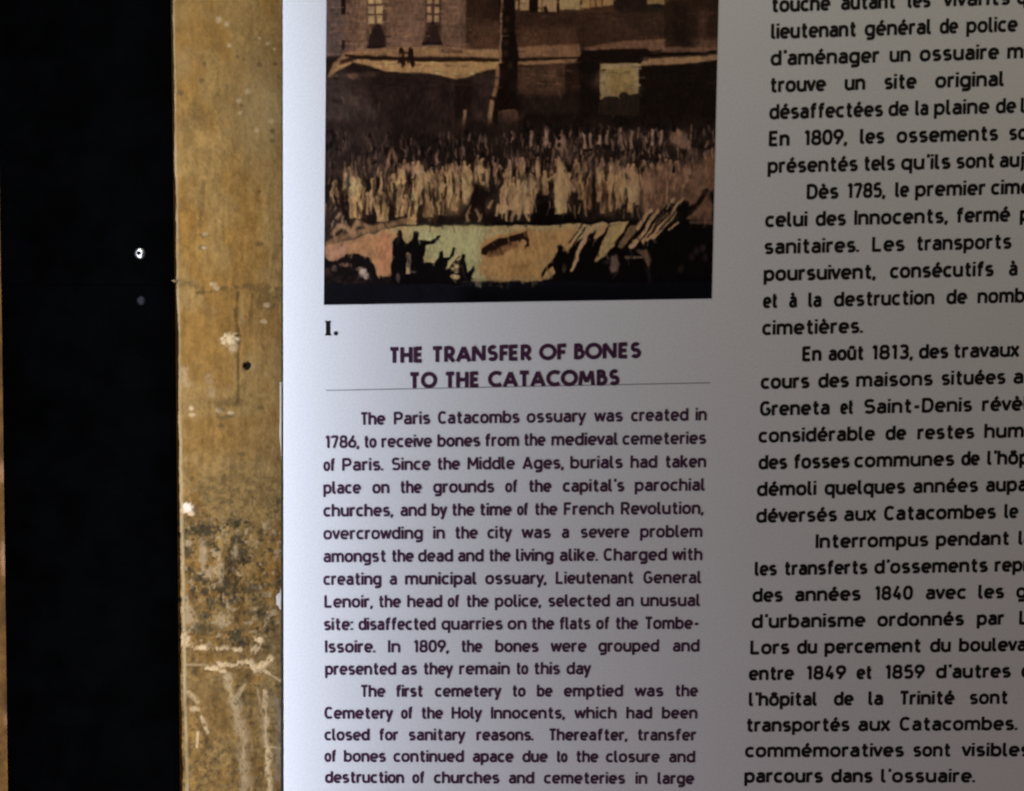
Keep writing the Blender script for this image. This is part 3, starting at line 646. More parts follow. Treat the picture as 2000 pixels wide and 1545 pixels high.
line([(652, 455), (664, 440), (688, 450), (700, 432), (720, 440)], 9, (170, 142, 110), .8, 4)
line([(640, 475), (690, 455), (745, 440), (790, 430)], 13, (158, 130, 98), .8, 5)
# dark gaps between the robes, pale shoulders and heads
for k in range(190):
    x = R_.uniform(648, 1290); y = R_.uniform(335, 395)
    line([(x, y), (x + R_.uniform(-4, 4), y + R_.uniform(16, 38))], R_.uniform(2.4, 5), (28, 18, 12), R_.uniform(.55, .9), 1.4)
for k in range(40):
    x = R_.uniform(655, 1290); y = R_.uniform(322, 385)
    oval(x, y, R_.uniform(2.5, 4.5), R_.uniform(3.5, 6), jit((200, 172, 136), .1), .85, .4)
    line([(x, y + 6), (x + R_.uniform(-2, 2), y + R_.uniform(22, 40))], R_.uniform(4, 7), jit((196, 166, 126), .12), .75, 1.8)
# the dark bent group in the middle and the white robe
poly([(915, 385), (925, 365), (935, 352), (945, 360), (960, 385), (975, 402), (985, 432), (930, 432), (905, 405)], (26, 15, 11), .95, 4)
for x, y in ((918, 398), (930, 405), (940, 415), (962, 388), (972, 396), (990, 402), (1004, 398), (1016, 406), (1026, 415), (1002, 415), (912, 420)):
    line([(x, y), (x + R_.uniform(-9, 9), y + R_.uniform(14, 26))], 5, jit((176, 148, 112), .15), .85, 1.6)
for x, y in ((985, 350), (1000, 345), (1012, 352), (1025, 350), (1043, 350)): robed(x, y, y + 62, 15, jit((166, 138, 104), .15), R_.uniform(-4, 4))
poly([(1048, 375), (1078, 366), (1082, 415), (1110, 415), (1112, 372), (1138, 380), (1136, 432), (1034, 432)], (12, 6, 4), .95, 3)
line([(1060, 345), (1072, 346), (1085, 338)], 6, (172, 144, 110), .95, 2); line([(1105, 338), (1112, 350), (1120, 368)], 7, (158, 130, 98), .9, 2)
robed(1095, 318, 412, 27, (196, 166, 124)); line([(1095, 316), (1095, 330)], 4, (188, 160, 120), 1, 1.4)
robed(1064, 330, 378, 12, (150, 122, 92)); robed(1133, 338, 388, 14, (150, 122, 90), 2); robed(1150, 345, 404, 16, (126, 94, 70), -2)
for x in (1166, 1178, 1190, 1205, 1212, 1230, 1242, 1258): robed(x + R_.uniform(-3, 3), R_.uniform(325, 340), R_.uniform(388, 412), R_.uniform(9, 14), jit((168, 138, 102), .14), R_.uniform(-4, 6))
robed(1236, 318, 392, 20, (172, 142, 108), 2)
line([(1161, 330), (1161, 412)], 3.5, (14, 8, 5), .95, 1.3)
for x, y, rx, ry in ((1178, 378, 5, 24), (1196, 388, 4, 18), (1220, 392, 4, 22), (1206, 412, 10, 7), (1147, 398, 3, 20)): oval(x, y, rx, ry, (38, 24, 17), .85, .5)
# brown dust on the right
poly([(1255, 335), (1290, 318), (1345, 322), (1402, 285), (1400, 420), (1330, 440), (1260, 425), (1250, 380)], (112, 86, 68), .75, 12)
for k in range(40): oval(R_.uniform(1262, 1395), R_.uniform(315, 420), R_.uniform(5, 14), R_.uniform(4, 9), jit((120, 92, 72) if R_.random() < .6 else (72, 53, 42), .15), .4, .7)
for x in (1272, 1285, 1300, 1310, 1334, 1345): oval(x, R_.uniform(320, 336), 5, 6, (146, 116, 94), .7, .5)
oval(1314, 328, 3, 6, (12, 6, 4))
rect(1378, 300, 1402, 360, (90, 66, 48), .5, 10)
# loose hatching over the whole crowd
for k in range(190):
    x = R_.uniform(640, 1330); y = R_.uniform(318, 408)
    if 905 < x < 1010 and y > 360: continue
    lit = R_.random() < .5
    line([(x, y), (x + R_.uniform(-5, 5), y + R_.uniform(10, 30))], R_.uniform(1.6, 3.4), jit((196, 166, 124), .15) if lit else jit((56, 40, 30), .3), R_.uniform(.25, .6), 1.2)
for k in range(200):
    x = R_.uniform(640, 1360); y = R_.uniform(255, 318)
    line([(x, y), (x + R_.uniform(-4, 4), y + R_.uniform(10, 26))], R_.uniform(1.6, 3.0), jit((150, 124, 104), .2) if R_.random() < .45 else (20, 12, 9), R_.uniform(.25, .6), 1.2)
# ------------------------------ pit floor
poly([(625, 486), (680, 472), (745, 450), (795, 438), (840, 432), (1240, 426), (1240, 600), (625, 600)], (10, 6, 6), 1, 3)
floor = [(632, 480), (690, 465), (750, 446), (800, 439), (1010, 436), (1090, 436), (1225, 430), (1190, 470), (1130, 510), (1085, 540), (1050, 547), (905, 547), (900, 520), (770, 538), (738, 536), (722, 500), (690, 492), (665, 508), (645, 508), (632, 495)]
poly(floor, (176, 156, 116), 1, 2)
poly([(632, 480), (690, 465), (755, 447), (775, 460), (768, 537), (738, 536), (722, 500), (690, 492), (665, 508), (645, 508), (632, 495)], (184, 146, 108), 1, 4)
poly([(735, 462), (762, 455), (766, 536), (742, 536)], (194, 146, 110), .8, 6)
poly([(632, 484), (684, 470), (676, 496), (660, 508), (642, 506)], (164, 132, 110), .8, 5)
poly([(800, 442), (955, 438), (940, 470), (935, 500), (945, 548), (905, 547), (885, 520), (830, 500)], (174, 172, 130), .85, 14)
poly([(930, 520), (960, 478), (1040, 450), (1120, 440), (1120, 500), (1080, 545), (955, 547)], (172, 138, 92), .85, 8)
poly([(985, 508), (1035, 505), (1040, 535), (990, 540)], (138, 106, 66), .5, 10)
line([(960, 540), (1020, 545), (1075, 542)], 5, (186, 156, 108), .7, 2)
# long open box lying in the pit
poly([(938, 478), (948, 465), (1034, 441), (1044, 445), (1042, 492), (1028, 492), (1010, 484), (945, 502)], (160, 128, 86), 1, 2)
poly([(939, 496), (942, 482), (962, 470), (1031, 448), (1032, 476), (1026, 481), (1012, 466), (1000, 472), (950, 498)], (34, 20, 12), 1, 2)
poly([(955, 489), (1003, 470), (1012, 468), (1012, 480), (950, 502)], (112, 84, 56), .9, 2)
oval(1021, 470, 6, 6, (176, 142, 100), 1, .3)
line([(1044, 441), (1046, 475), (1052, 500)], 6, (152, 120, 82), .8, 2); line([(1056, 447), (1058, 470)], 5, (150, 116, 76), .7, 2)
# silhouettes on the left of the pit
D = (15, 11, 12)
poly([(764, 545), (766, 470), (774, 462), (776, 450), (783, 447), (788, 452), (788, 464), (796, 480), (793, 520), (790, 545)], D, 1, 1.4)
poly([(800, 545), (804, 490), (796, 472), (806, 466), (809, 452), (815, 449), (818, 454), (817, 468), (840, 468), (853, 456), (860, 458), (848, 470), (832, 478), (826, 500), (834, 545)], D, 1, 1.4)
poly([(786, 472), (806, 474), (804, 494), (792, 490)], D, 1, 1.5)
rect(794, 494, 803, 522, (96, 82, 72), .9, 1.5); oval(806, 529, 7, 3, (104, 96, 92), .9, .5); oval(778, 541, 4, 9, (90, 76, 74), .9, .4)
poly([(632, 512), (655, 512), (676, 492), (690, 496), (722, 500), (736, 540), (770, 545), (770, 560), (632, 560)], (28, 20, 20), 1, 2.4)
for x, y, rx, ry, c in ((708, 530, 7, 8, (206, 194, 176)), (716, 538, 5, 6, (186, 172, 156)), (676, 516, 12, 5, (134, 108, 88)), (652, 524, 6, 6, (108, 88, 74)), (700, 522, 5, 4, (150, 130, 112)), (640, 528, 4, 6, (80, 64, 56))):
    oval(x, y, rx, ry, c, .95, .4)
for k in range(16): oval(R_.uniform(635, 730), R_.uniform(525, 552), R_.uniform(3, 9), R_.uniform(2, 6), jit((62, 50, 48), .3), .5, .6)
poly([(826, 548), (828, 510), (846, 512), (855, 500), (857, 488), (864, 486), (866, 500), (878, 500), (884, 480), (889, 482), (886, 496), (874, 508), (868, 530), (866, 548)], D, 1, 1.4)
poly([(866, 548), (874, 528), (890, 508), (898, 504), (901, 494), (906, 496), (906, 508), (914, 530), (922, 516), (926, 522), (918, 548)], D, 1, 1.5)
for x, y in ((884, 512), (892, 500), (893, 518), (892, 528), (886, 538), (893, 540), (884, 524)): oval(x, y, 5.5, 4.2, (204, 184, 138), .9, .4)
line([(872, 546), (880, 520), (896, 498)], 2.5, D, .9, 1.2); line([(880, 526), (900, 528)], 2, D, .9, 1); line([(900, 514), (912, 545)], 3, (60, 50, 42), .8, 1.2)
# right: struggling dark figures with staffs
poly([(1125, 470), (1170, 440), (1240, 430), (1300, 400), (1330, 385), (1360, 400), (1388, 370), (1402, 360), (1402, 600), (1050, 600), (1060, 548), (1085, 540), (1100, 510)], (10, 6, 6), 1, 4)
poly([(1056, 530), (1066, 515), (1080, 500), (1088, 486), (1088, 476), (1094, 472), (1100, 478), (1104, 492), (1112, 480), (1122, 470), (1120, 520), (1110, 560), (1060, 560)], (12, 8, 7), 1, 1.8)
poly([(1056, 545), (1064, 528), (1078, 518), (1082, 526), (1072, 545)], (184, 152, 106), 1, 1.6); oval(1101, 520, 4, 8, (84, 66, 54), .8, .5)
tan = (178, 148, 112)
poly([(1113, 524), (1122, 500), (1134, 470), (1146, 444), (1160, 434), (1150, 452), (1138, 480), (1128, 506), (1118, 526)], (190, 158, 126), 1, 1.6)
poly([(1158, 462), (1166, 438), (1184, 434), (1176, 452), (1164, 466)], (174, 142, 106), 1, 1.8)
poly([(1162, 508), (1178, 468), (1186, 438), (1226, 430), (1204, 470), (1180, 498), (1168, 508)], (158, 136, 96), 1, 1.8)
poly([(1204, 480), (1228, 438), (1252, 430), (1232, 462), (1214, 484)], (98, 78, 58), 1, 2)
for x0, y0, x1, y1, w in ((1234, 478, 1282, 410, 7), (1252, 466, 1300, 412, 7), (1262, 464, 1292, 436, 6), (1276, 458, 1318, 410, 9), (1290, 440, 1330, 384, 6), (1300, 402, 1316, 382, 5), (1242, 440, 1270, 408, 7), (1306, 446, 1322, 430, 4)):
    line([(x0, y0), (x1, y1)], w, jit(tan, .1), .95, 1.6)
for x0, y0, x1, y1 in ((1246, 470, 1302, 396), (1264, 458, 1312, 392), (1282, 452, 1325, 402), (1200, 472, 1230, 434), (1110, 470, 1134, 436), (1118, 476, 1142, 440)): line([(x0, y0), (x1, y1)], 3.2, (12, 6, 4), .95, 1.2)
for x, y in ((1238, 470), (1255, 468), (1233, 478)): oval(x, y, 4, 5, (180, 148, 116), .9, .4)
line([(1106, 470), (1124, 440)], 5, (144, 118, 86), .8, 1.8)
poly([(1192, 498), (1202, 494), (1210, 512), (1206, 528), (1196, 532), (1190, 520)], (104, 86, 76), .9, 3); oval(1184, 510, 7, 4, (58, 46, 44), .7, .6)
line([(1222, 499), (1252, 500)], 5, (112, 90, 74), .9, 2); poly([(1240, 484), (1262, 482), (1272, 502), (1266, 516), (1256, 500)], (92, 72, 58), .9, 3)
line([(1264, 520), (1272, 560)], 8, (40, 30, 32), .8, 4)
for x, y in ((1350, 498), (1360, 486), (1376, 500), (1372, 480), (1330, 520)): oval(x, y, 6, 8, (40, 30, 26), .8, .6)
poly([(1340, 424), (1366, 392), (1380, 366), (1392, 396), (1390, 428), (1352, 426)], (98, 74, 56), .9, 4)
line([(1322, 420), (1350, 410), (1380, 368)], 9, (14, 8, 5), .95, 3); rect(1348, 428, 1392, 434, (110, 84, 68), .7, 2.5)
# bottom band
poly([(620, 552), (900, 553), (1080, 548), (1402, 548), (1402, 620), (620, 620)], (22, 22, 30), .95, 4)
poly([(900, 556), (1100, 550), (1402, 535), (1402, 620), (900, 620)], (6, 5, 10), .9, 24)
for x in range(890, 985, 9): line([(x, 556 + R_.uniform(-1, 1)), (x + R_.uniform(2, 6), 556)], 1.6, (84, 80, 80), .5, 1)
# short broken strokes over everything, each a little lighter or darker than what it covers
for k in range(2600):
    x = R_.uniform(636, 1400); y = R_.uniform(-20, 552)
    u, v = cv(x, y)
    iu_ = min(AW - 1, max(0, int(u * AS))); iv_ = min(AH - 1, max(0, int((v - AV0) * AS)))
    c0 = IMG[iv_, iu_]
    f = R_.choice((.80, .88, 1.12, 1.2)) if y < 105 else R_.choice((.62, .75, 1.22, 1.4)) if y < 435 else R_.choice((.84, .92, 1.08, 1.16))
    if y < 168: dx_, dy_ = R_.uniform(5, 16), R_.uniform(-1, 1)
    else: dx_, dy_ = R_.uniform(-5, 5), R_.uniform(4, 14)
    line([(x, y), (x + dx_, y + dy_)], R_.uniform(1.6, 4.5), tuple(np.clip(c0 * f + (4 if f > 1 else 0), 0, 225)), R_.uniform(.3, .7), 1.8)
for k in range(360):
    x = R_.uniform(640, 1396); y = R_.uniform(140, 430)
    u, v = cv(x, y)
    c0 = IMG[min(AH - 1, int((v - AV0) * AS)), min(AW - 1, max(0, int(u * AS)))]
    oval(x, y, R_.uniform(6, 20), R_.uniform(6, 16), tuple(np.clip(c0 * R_.choice((.75, 1.3)) + 3, 0, 215)), R_.uniform(.12, .32), .8)
# brush wander: edges of everything drawn shift by a millimetre fraction
amp = 4 + 5 * sstep(230, 300, vv)
wu = (fbm(uu / 20.0, vv / 20.0, 101, 4) - .5) * amp; wv = (fbm(uu / 20.0, vv / 20.0, 131, 4) - .5) * amp
keep = sstep(0, 25, uu) * sstep(0, 25, 765 - uu) * sstep(0, 40, 596 - vv)
fu = np.clip((uu + wu * keep) * AS - .5, 0, AW - 1.001); fv = np.clip((vv + wv * keep - AV0) * AS - .5, 0, AH - 1.001)
iu, iv = fu.astype(int), fv.astype(int); ku, kv = (fu - iu)[..., None], (fv - iv)[..., None]
IMG = (IMG[iv, iu] * (1 - ku) + IMG[iv, iu + 1] * ku) * (1 - kv) + (IMG[iv + 1, iu] * (1 - ku) + IMG[iv + 1, iu + 1] * ku) * kv
# engraving grain and soft vertical strokes
gr = fbm(uu / 4.0, vv / 7.0, 31, 3)
gr2 = fbm(uu / 26.0, vv / 26.0, 41, 4)
IMG *= (1 + .42 * (gr - .5) + .30 * (gr2 - .5))[..., None]
IMG = 255 * np.clip(IMG / 255, 0, 1) ** 1.28 * 1.17
line([(633, -60), (633, 620)], 5, (20, 15, 20), .6, 2)
# print density: measured tones are taken back to the paper's own colour (paper is lit brighter on the left)
paper = np.stack([np.interp(uu, [0, 62, 212, 362, 562, 765], q) for q in ([.62, .527, .381, .30, .242, .22], [.67, .571, .397, .30, .235, .207], [.74, .637, .429, .319, .238, .20])], -1)
ART = lin(IMG * np.array([.975, .965, .975])) * .81 / paper
mx_ = ART.max(-1, keepdims=True)
ART = ART * (.92 * (1 - np.exp(-mx_ / .92)) / np.maximum(mx_, 1e-6))
ART = np.clip(ART * .95 + ART.mean(-1, keepdims=True) * .05, .0015, .82)

def build_picture(parent):
    # corners on the panel (mm): top left, top right, bottom left, bottom right of the full sheet
    bl, br = np.array([.37, 32.14]), np.array([201.78, 36.4])
    tl, tr = np.array([3.0, 202.5]), np.array([203.0, 208.6])
    nu, nv = AW, AH
    su = np.linspace(0, 1, nu); sv = np.linspace(0, 1, nv)
    S, T = np.meshgrid(su, sv)
    P = (tl[None, None] * (1 - S[..., None]) + tr * S[..., None]) * (1 - T[..., None]) + (bl * (1 - S[..., None]) + br * S[..., None]) * T[..., None]
    V = np.zeros((nv, nu, 3)); V[..., 0] = P[..., 0] * .001; V[..., 2] = P[..., 1] * .001; V[..., 1] = -.0002
    idx = np.arange(nu * nv).reshape(nv, nu)
    F = np.stack([idx[:-1, :-1], idx[1:, :-1], idx[1:, 1:], idx[:-1, 1:]], -1).reshape(-1, 4)
    return mesh_obj("picture_print", V.reshape(-1, 3), F, M_print, parent, colors=ART.reshape(-1, 3))
# ------------------------------------------------------------------ the stone wall behind everything
def wx(px): return (91.62 + ((-19.2 - (1 - (px >= 0)) * 0) + (px - 553) * .2668 - 91.62) * 1.0237)
def build_wall():
    fine = np.arange(-.0865, -.0150, .00045)
    xs = np.concatenate([np.linspace(-.9, -.19, 16), np.arange(-.185, -.155, .0009), np.linspace(-.15, -.09, 14), fine, np.linspace(-.012, 1.1, 30)])
    zs = np.concatenate([np.linspace(-.9, -.26, 14), np.arange(-.25, .215, .00055), np.linspace(.23, .9, 14)])
    X, Z = np.meshgrid(xs, zs)
    # drawing coordinates on the wall, quarter millimetres: a across, d down
    a = ((X * 1000 - 91.62) / 1.0237 + 91.62 + 19.2) / .2668 + 553 + (1 - Z / .2) * 6 - 3
    d = (186.6 - ((Z * 1000 - 14.8) / 1.0237 + 14.8)) / .2668
    n1 = fbm(a / 60, d / 70, 3, 5); n2 = fbm(a / 14, d / 18, 13, 4); n3 = fbm(a / 4.5, d / 5, 23, 3); n4 = fbm(a / 150, d / 220, 33, 3)
    nv_ = fbm(a / 7, d / 60, 53, 4)
    warm = np.array([.300, .165, .042]); pale = np.array([.345, .225, .085]); grey = np.array([.265, .185, .085]); dark = np.array([.030, .022, .009])
    cream = np.array([.62, .43, .22])
    mixm = lambda c, col, m: c * (1 - m[..., None]) + col * m[..., None]
    c = np.ones(a.shape + (3,)) * warm
    c = mixm(c, pale, sstep(.42, .66, n1) * .75)
    c = mixm(c, grey, np.clip(sstep(430, 560, a) * .5 + sstep(400, 1100, d) * .35, 0, .8) * sstep(.3, .6, n2 * .5 + n4 * .5))
    c = c * np.array([.70, .635, .50]) * (0.70 + .60 * n2)[..., None] * (.93 + .14 * n3)[..., None] * (.76 + .48 * nv_)[..., None]
    low = sstep(820, 1000, d)
    c = c * (1 + low * ((fbm(a / 9, d / 8, 171, 3) - .5) * 1.1 + (fbm(a / 22, d / 45, 181, 3) - .5) * .8))[..., None]
    m = sstep(.60, .72, fbm(a / 7, d / 6, 191, 3)) * (.18 + .42 * low)
    c = mixm(c, np.array([.035, .024, .009]), m * .8)
    m = sstep(.62, .74, fbm(a / 6, d / 8, 201, 3)) * (.12 + .26 * low)
    c = mixm(c, np.array([.30, .20, .09]), m * .8)
    c = c * (1 - .20 * low)[..., None]
    h = (n1 - .5) * 1.6 + (n2 - .5) * .8 + (n3 - .5) * .25
    def spot(x, y, rx, ry, col, al=1.0, soft=.3, dh=0.0, rag=.5):
        nonlocal c, h
        r = np.hypot((a - x) / rx, (d - y) / ry) + (n3 - .5) * rag * 2
        m = (1 - sstep(1 - soft, 1 + soft, r)) * al
        c = mixm(c, np.asarray(col), m); h = h + m * dh
    def streak(pts, w, col, al=1.0, rag=.6, dh=0.0):
        nonlocal c, h
        D = np.full(a.shape, 1e9)
        for (ax, ay), (bx, by) in zip(pts[:-1], pts[1:]):
            ex, ey = bx - ax, by - ay
            t = np.clip(((a - ax) * ex + (d - ay) * ey) / (ex * ex + ey * ey + 1e-9), 0, 1)
            D = np.minimum(D, np.hypot(a - ax - t * ex, d - ay - t * ey))
        m = (1 - sstep(w * .15, w * .95, D + (n2 - .5) * rag * w * 2.4 + (n3 - .5) * rag * w)) * al * sstep(.22, .55, n3 * .5 + n2 * .6)
        c = mixm(c, np.asarray(col), m); h = h + m * dh
    br = np.array([.125, .070, .019])
    # broad tone shifts of the upper strip
    spot(400, 60, 90, 150, br * 1.3, .35, .8); spot(520, 110, 40, 40, br, .5, .7); spot(500, 220, 46, 90, (.215, .15, .062), .6, .8)
    spot(390, 225, 30, 22, br, .6, .7); spot(360, 120, 16, 26, (.20, .13, .05), .5, .7); spot(430, 190, 40, 20, br, .4, .7)
    for x, y, r in ((522, 82, 4), (506, 72, 3), (534, 92, 3), (448, 86, 4), (428, 38, 6), (444, 46, 5), (466, 190, 5), (468, 212, 4), (528, 228, 5), (500, 245, 4), (482, 172, 5)):
        spot(x, y, r, r * .9, cream * .6, .6, .6, .25)
    for x, y, r in ((505, 121, 5), (465, 108, 4), (535, 120, 4), (476, 112, 3), (352, 175, 6), (396, 152, 5), (530, 265, 5), (530, 246, 4), (400, 120, 4), (505, 362, 4), (470, 198, 4)):
        spot(x, y, r, r * .9, dark * 1.6, .6, .6, -.3)
    streak([(398, 345), (396, 372), (392, 410), (390, 425)], 7, br * .75, .7, .6, -.3)
    streak([(412, 285), (408, 308)], 6, br * .8, .5)
    streak([(365, 230), (366, 275)], 10, br * .8, .5)
    for x, y in ((398, 446), (394, 470), (390, 556), (505, 462)): spot(x, y, 9, 4, br * .6, .75, .5, -.2)
    spot(398, 470, 6, 3, cream * .7, .7, .5, .2); spot(400, 444, 6, 4, cream * .6, .5)
    # horizontal break with darker stain
    streak([(350, 535), (375, 540), (400, 555), (450, 545), (545, 548)], 9, br * .7, .65, 1.0, -.25)
    spot(520, 570, 24, 18, br * .7, .7, .6); streak([(462, 555), (458, 600), (464, 640), (462, 700), (463, 770)], 6, br * .55, .8, .5, -.3)
    streak([(472, 562), (470, 615)], 7, (.23, .15, .07), .6); streak([(490, 560), (484, 620)], 5, br * .7, .6)
    for x, y in ((518, 580), (512, 612), (414, 540), (420, 548)): spot(x, y, 7, 4, cream * .7, .6, .5, .2)
    # bright chip, hole
    spot(447, 646, 15, 9, (.58, .42, .22), 1, .6, .9, .9); spot(452, 664, 9, 8, cream * .75, .7, .5)
    spot(480, 698, 7.5, 7.5, (.004, .003, .002), 1, .25, -1.6, .25); spot(494, 700, 7, 6, (.24, .17, .08), .5, .5)
    streak([(356, 710), (364, 735)], 15, cream * .58, .6); streak([(404, 720), (412, 755)], 12, cream * .5, .5)
    for x, y in ((372, 781), (373, 794), (425, 785), (447, 790)): spot(x, y, 6, 4, cream * .8, .8, .5, .3)
    for x, y in ((432, 800), (427, 815), (447, 796), (428, 784), (470, 870), (505, 780)): spot(x, y, 7, 4, dark * 1.7, .55, .6, -.2)
    spot(440, 770, 36, 9, br * .7, .6, .7)
    spot(361, 977, 10, 9, (.74, .58, .42), 1, .5, .9, .7); spot(369, 989, 6, 4, cream * .9, .9, .4, .5); spot(352, 983, 5, 5, cream, .9, .4)
    # damp black staining
    reg = sstep(965, 1030, d) * (1 - sstep(1230, 1275, d))
    grain = fbm(a / 10, d / 10, 71, 4)
    m = reg * sstep(.60, .72, grain * .6 + fbm(a / 30, d / 34, 75, 3) * .45) * .9
    c = mixm(c, dark * 1.2, m); h = h - m * .35
    m = reg * sstep(.60, .72, fbm(a / 9, d / 9, 91, 4)) * .7
    c = mixm(c, cream * .5, m); h = h + m * .3
    for x, y, rx, ry, al in ((395, 1022, 24, 14, .9), (366, 1026, 12, 9, .7), (398, 1050, 12, 6, .7), (455, 1008, 18, 8, .8), (462, 1036, 8, 8, .8), (468, 1066, 14, 18, .85), (470, 1084, 16, 5, .8), (363, 1064, 10, 12, .8), (367, 1101, 8, 6, .8),
                             (376, 1116, 10, 6, .7), (446, 1090, 8, 16, .7), (444, 1130, 18, 20, .75), (480, 1138, 28, 16, .75), (456, 1158, 14, 8, .8), (372, 1150, 6, 14, .7), (398, 1142, 8, 8, .8), (408, 1165, 8, 12, .8), (396, 1192, 12, 8, .8), (385, 1218, 38, 12, .75),
                             (505, 1190, 10, 5, .8), (456, 1236, 16, 14, .9), (468, 1247, 10, 5, .8), (480, 1186, 20, 5, .5), (538, 1130, 6, 12, .6), (540, 965, 6, 8, .5)):
        spot(x, y, rx * 1.05, ry * 1.05, dark * random.uniform(.8, 1.5), al, .6, -.4, 1.1)
    for x, y, rx, ry in ((392, 1070, 7, 26, ), (405, 1105, 12, 10), (362, 1195, 13, 18), (456, 1060, 4, 14), (424, 1100, 6, 22), (430, 1200, 16, 14), (365, 1048, 5, 6)):
        spot(x, y, rx, ry, cream * .55, .65, .6, .3, 1.0)
    # chalky scratches lower down
    bright = cream * .95
    for x, y, rx, ry in ((427, 1257, 11, 4), (458, 1260, 8, 4), (500, 1240, 8, 6), (495, 1258, 9, 7), (404, 1297, 8, 4), (414, 1297, 10, 5), (430, 1290, 12, 6), (430, 1303, 6, 3), (450, 1292, 12, 4), (475, 1285, 14, 4), (356, 1240, 10, 14), (385, 1256, 12, 5)):
        spot(x, y, rx, ry, bright * random.uniform(.75, 1.05), .9, .5, .5, 1.0)
    streak([(482, 1284), (498, 1302), (512, 1290), (526, 1278)], 10, bright, .95, .8, .6); streak([(508, 1284), (500, 1296)], 7, bright, .9)
    streak([(512, 1302), (528, 1312), (543, 1322)], 5, bright * .9, .9); streak([(360, 1290), (400, 1291)], 4, cream * .6, .6)
    streak([(440, 1315), (448, 1355), (456, 1375)], 13, cream * .68, .8, .8, .3); streak([(474, 1330), (452, 1362)], 7, cream * .7, .7)
    streak([(456, 1372), (462, 1415), (474, 1445), (470, 1480), (474, 1545)], 17, cream * .56, .75, .7, .25)
    streak([(512, 1345), (516, 1400), (514, 1440), (520, 1470), (518, 1500), (524, 1545)], 8, bright * .95, .9, .9, .4)
    streak([(508, 1390), (512, 1450)], 13, cream * .5, .6); streak([(520, 1456), (545, 1460)], 4, bright * .8, .8); streak([(498, 1340), (505, 1380)], 5, cream * .6, .6)
    streak([(362, 1345), (380, 1365)], 7, cream * .7, .7); streak([(386, 1395), (396, 1420), (400, 1428)], 6, bright * .8, .8); streak([(379, 1428), (377, 1458)], 4.5, bright * .85, .8)
    spot(374, 1380, 10, 5, cream * .7, .7, .5)
    spot(420, 1400, 20, 50, br, .5, .8); spot(475, 1365, 20, 10, dark * 2.2, .5, .8); spot(520, 1370, 16, 20, grey * .8, .5, .8); spot(400, 1340, 34, 26, br * 1.1, .5, .7)
    streak([(536, 1360), (540, 1420), (538, 1520)], 12, np.array([.21, .155, .105]), .6)
    # thin pale streak along the metal post
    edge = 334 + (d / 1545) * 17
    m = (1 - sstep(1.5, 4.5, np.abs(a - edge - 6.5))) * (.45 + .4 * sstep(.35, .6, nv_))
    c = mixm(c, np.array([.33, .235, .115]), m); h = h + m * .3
    # left sliver beyond the post: warmer, dimmer light painted in as darker, redder colour
    m = 1 - sstep(60, 120, a)
    red = np.array([.085, .038, .008]) * (.45 + 1.1 * n2)[..., None]
    c = c * (1 - m[..., None]) + red * m[..., None]
    for y in (1065, 1090, 1395, 905): spot(4, y, 8, 22, (.24, .12, .06), .7, .5)
    for y in (300, 420, 700, 860, 1180, 1370): spot(4, y, 10, 30, (.04, .018, .005), .8, .7)
    fineband = ((a > -60) & (a < 640))
    Y = .012 - np.where(fineband, h, (n1 - .5) * 1.6) * .0011
    V = np.stack([X, Y, Z], -1).reshape(-1, 3)
    nv2, nu2 = X.shape
    idx = np.arange(nu2 * nv2).reshape(nv2, nu2)
    F = np.stack([idx[:-1, :-1], idx[:-1, 1:], idx[1:, 1:], idx[1:, :-1]], -1).reshape(-1, 4)
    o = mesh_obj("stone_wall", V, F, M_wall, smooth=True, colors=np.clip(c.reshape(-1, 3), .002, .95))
    o["label"] = "weathered ochre limestone wall with black stains and chalky scratches behind the white panel"
    o["category"] = "wall"
    return o
wall = build_wall()

def blob(name, cx, cz, rx, rz, depth, y0, mat, parent, seed):
    """low irregular lump on the wall, in metres"""
    rings, seg = 5, 18
    r = random.Random(seed); rad = [1 + r.uniform(-.18, .18) for _ in range(seg)]
    v = [(cx, y0 - depth, cz)]; f = []
    for k in range(1, rings + 1):
        t = k / rings
        for j in range(seg):
            an = 2 * math.pi * j / seg
            v.append((cx + rx * t * rad[j] * math.cos(an), y0 - depth * (1 - t * t) , cz + rz * t * rad[j] * math.sin(an)))
    for j in range(seg): f.append((0, 1 + j, 1 + (j + 1) % seg))
    for k in range(rings - 1):
        for j in range(seg):
            p = 1 + k * seg + j; q = 1 + k * seg + (j + 1) % seg
            f.append((p, p + seg, q + seg, q))
    return mesh_obj(name, v, f, mat, parent, smooth=True)
for cx, cz, rx, rz, sd in ((-.0240, -.0265, .0019, .0275, 3), (-.0254, -.1265, .0030, .0058, 5)):
    blob("plaster_lump", cx, cz, rx, rz, .0022, .0122, M_plaster, wall, sd)

blob("mortar_nub", -.0800, .0447, .0017, .0009, .0036, .0120, M_nub, wall, 9)

# ------------------------------------------------------------------ black metal upright on the left
def prism(name, outline_top, outline_bot, z1, z0, mat, parent, bevel=.0008):
    """box between y planes: outline = (x left, x right, y front, y back)"""
    v = []
    for (xl, xr, yf, yb), z in ((outline_bot, z0), (outline_top, z1)):
        v += [(xl, yf, z), (xr, yf, z), (xr, yb, z), (xl, yb, z)]
    f = [(3, 2, 1, 0), (4, 5, 6, 7), (0, 1, 5, 4), (1, 2, 6, 5), (2, 3, 7, 6), (3, 0, 4, 7)]
    o = mesh_obj(name, v, f, mat, parent)
    if bevel:
        md = o.modifiers.new("bevel", 'BEVEL'); md.width = bevel; md.segments = 3
    return o
post = thing("metal_post", "black painted metal upright with a shiny hex screw, left of the ochre stone strip", "post")
JZ = .0423
prism("upper_plate", (-.1668, -.0793, .0095, .0112), (-.1705, -.0801, .0095, .0112), .40, JZ, M_post, post, .0004)
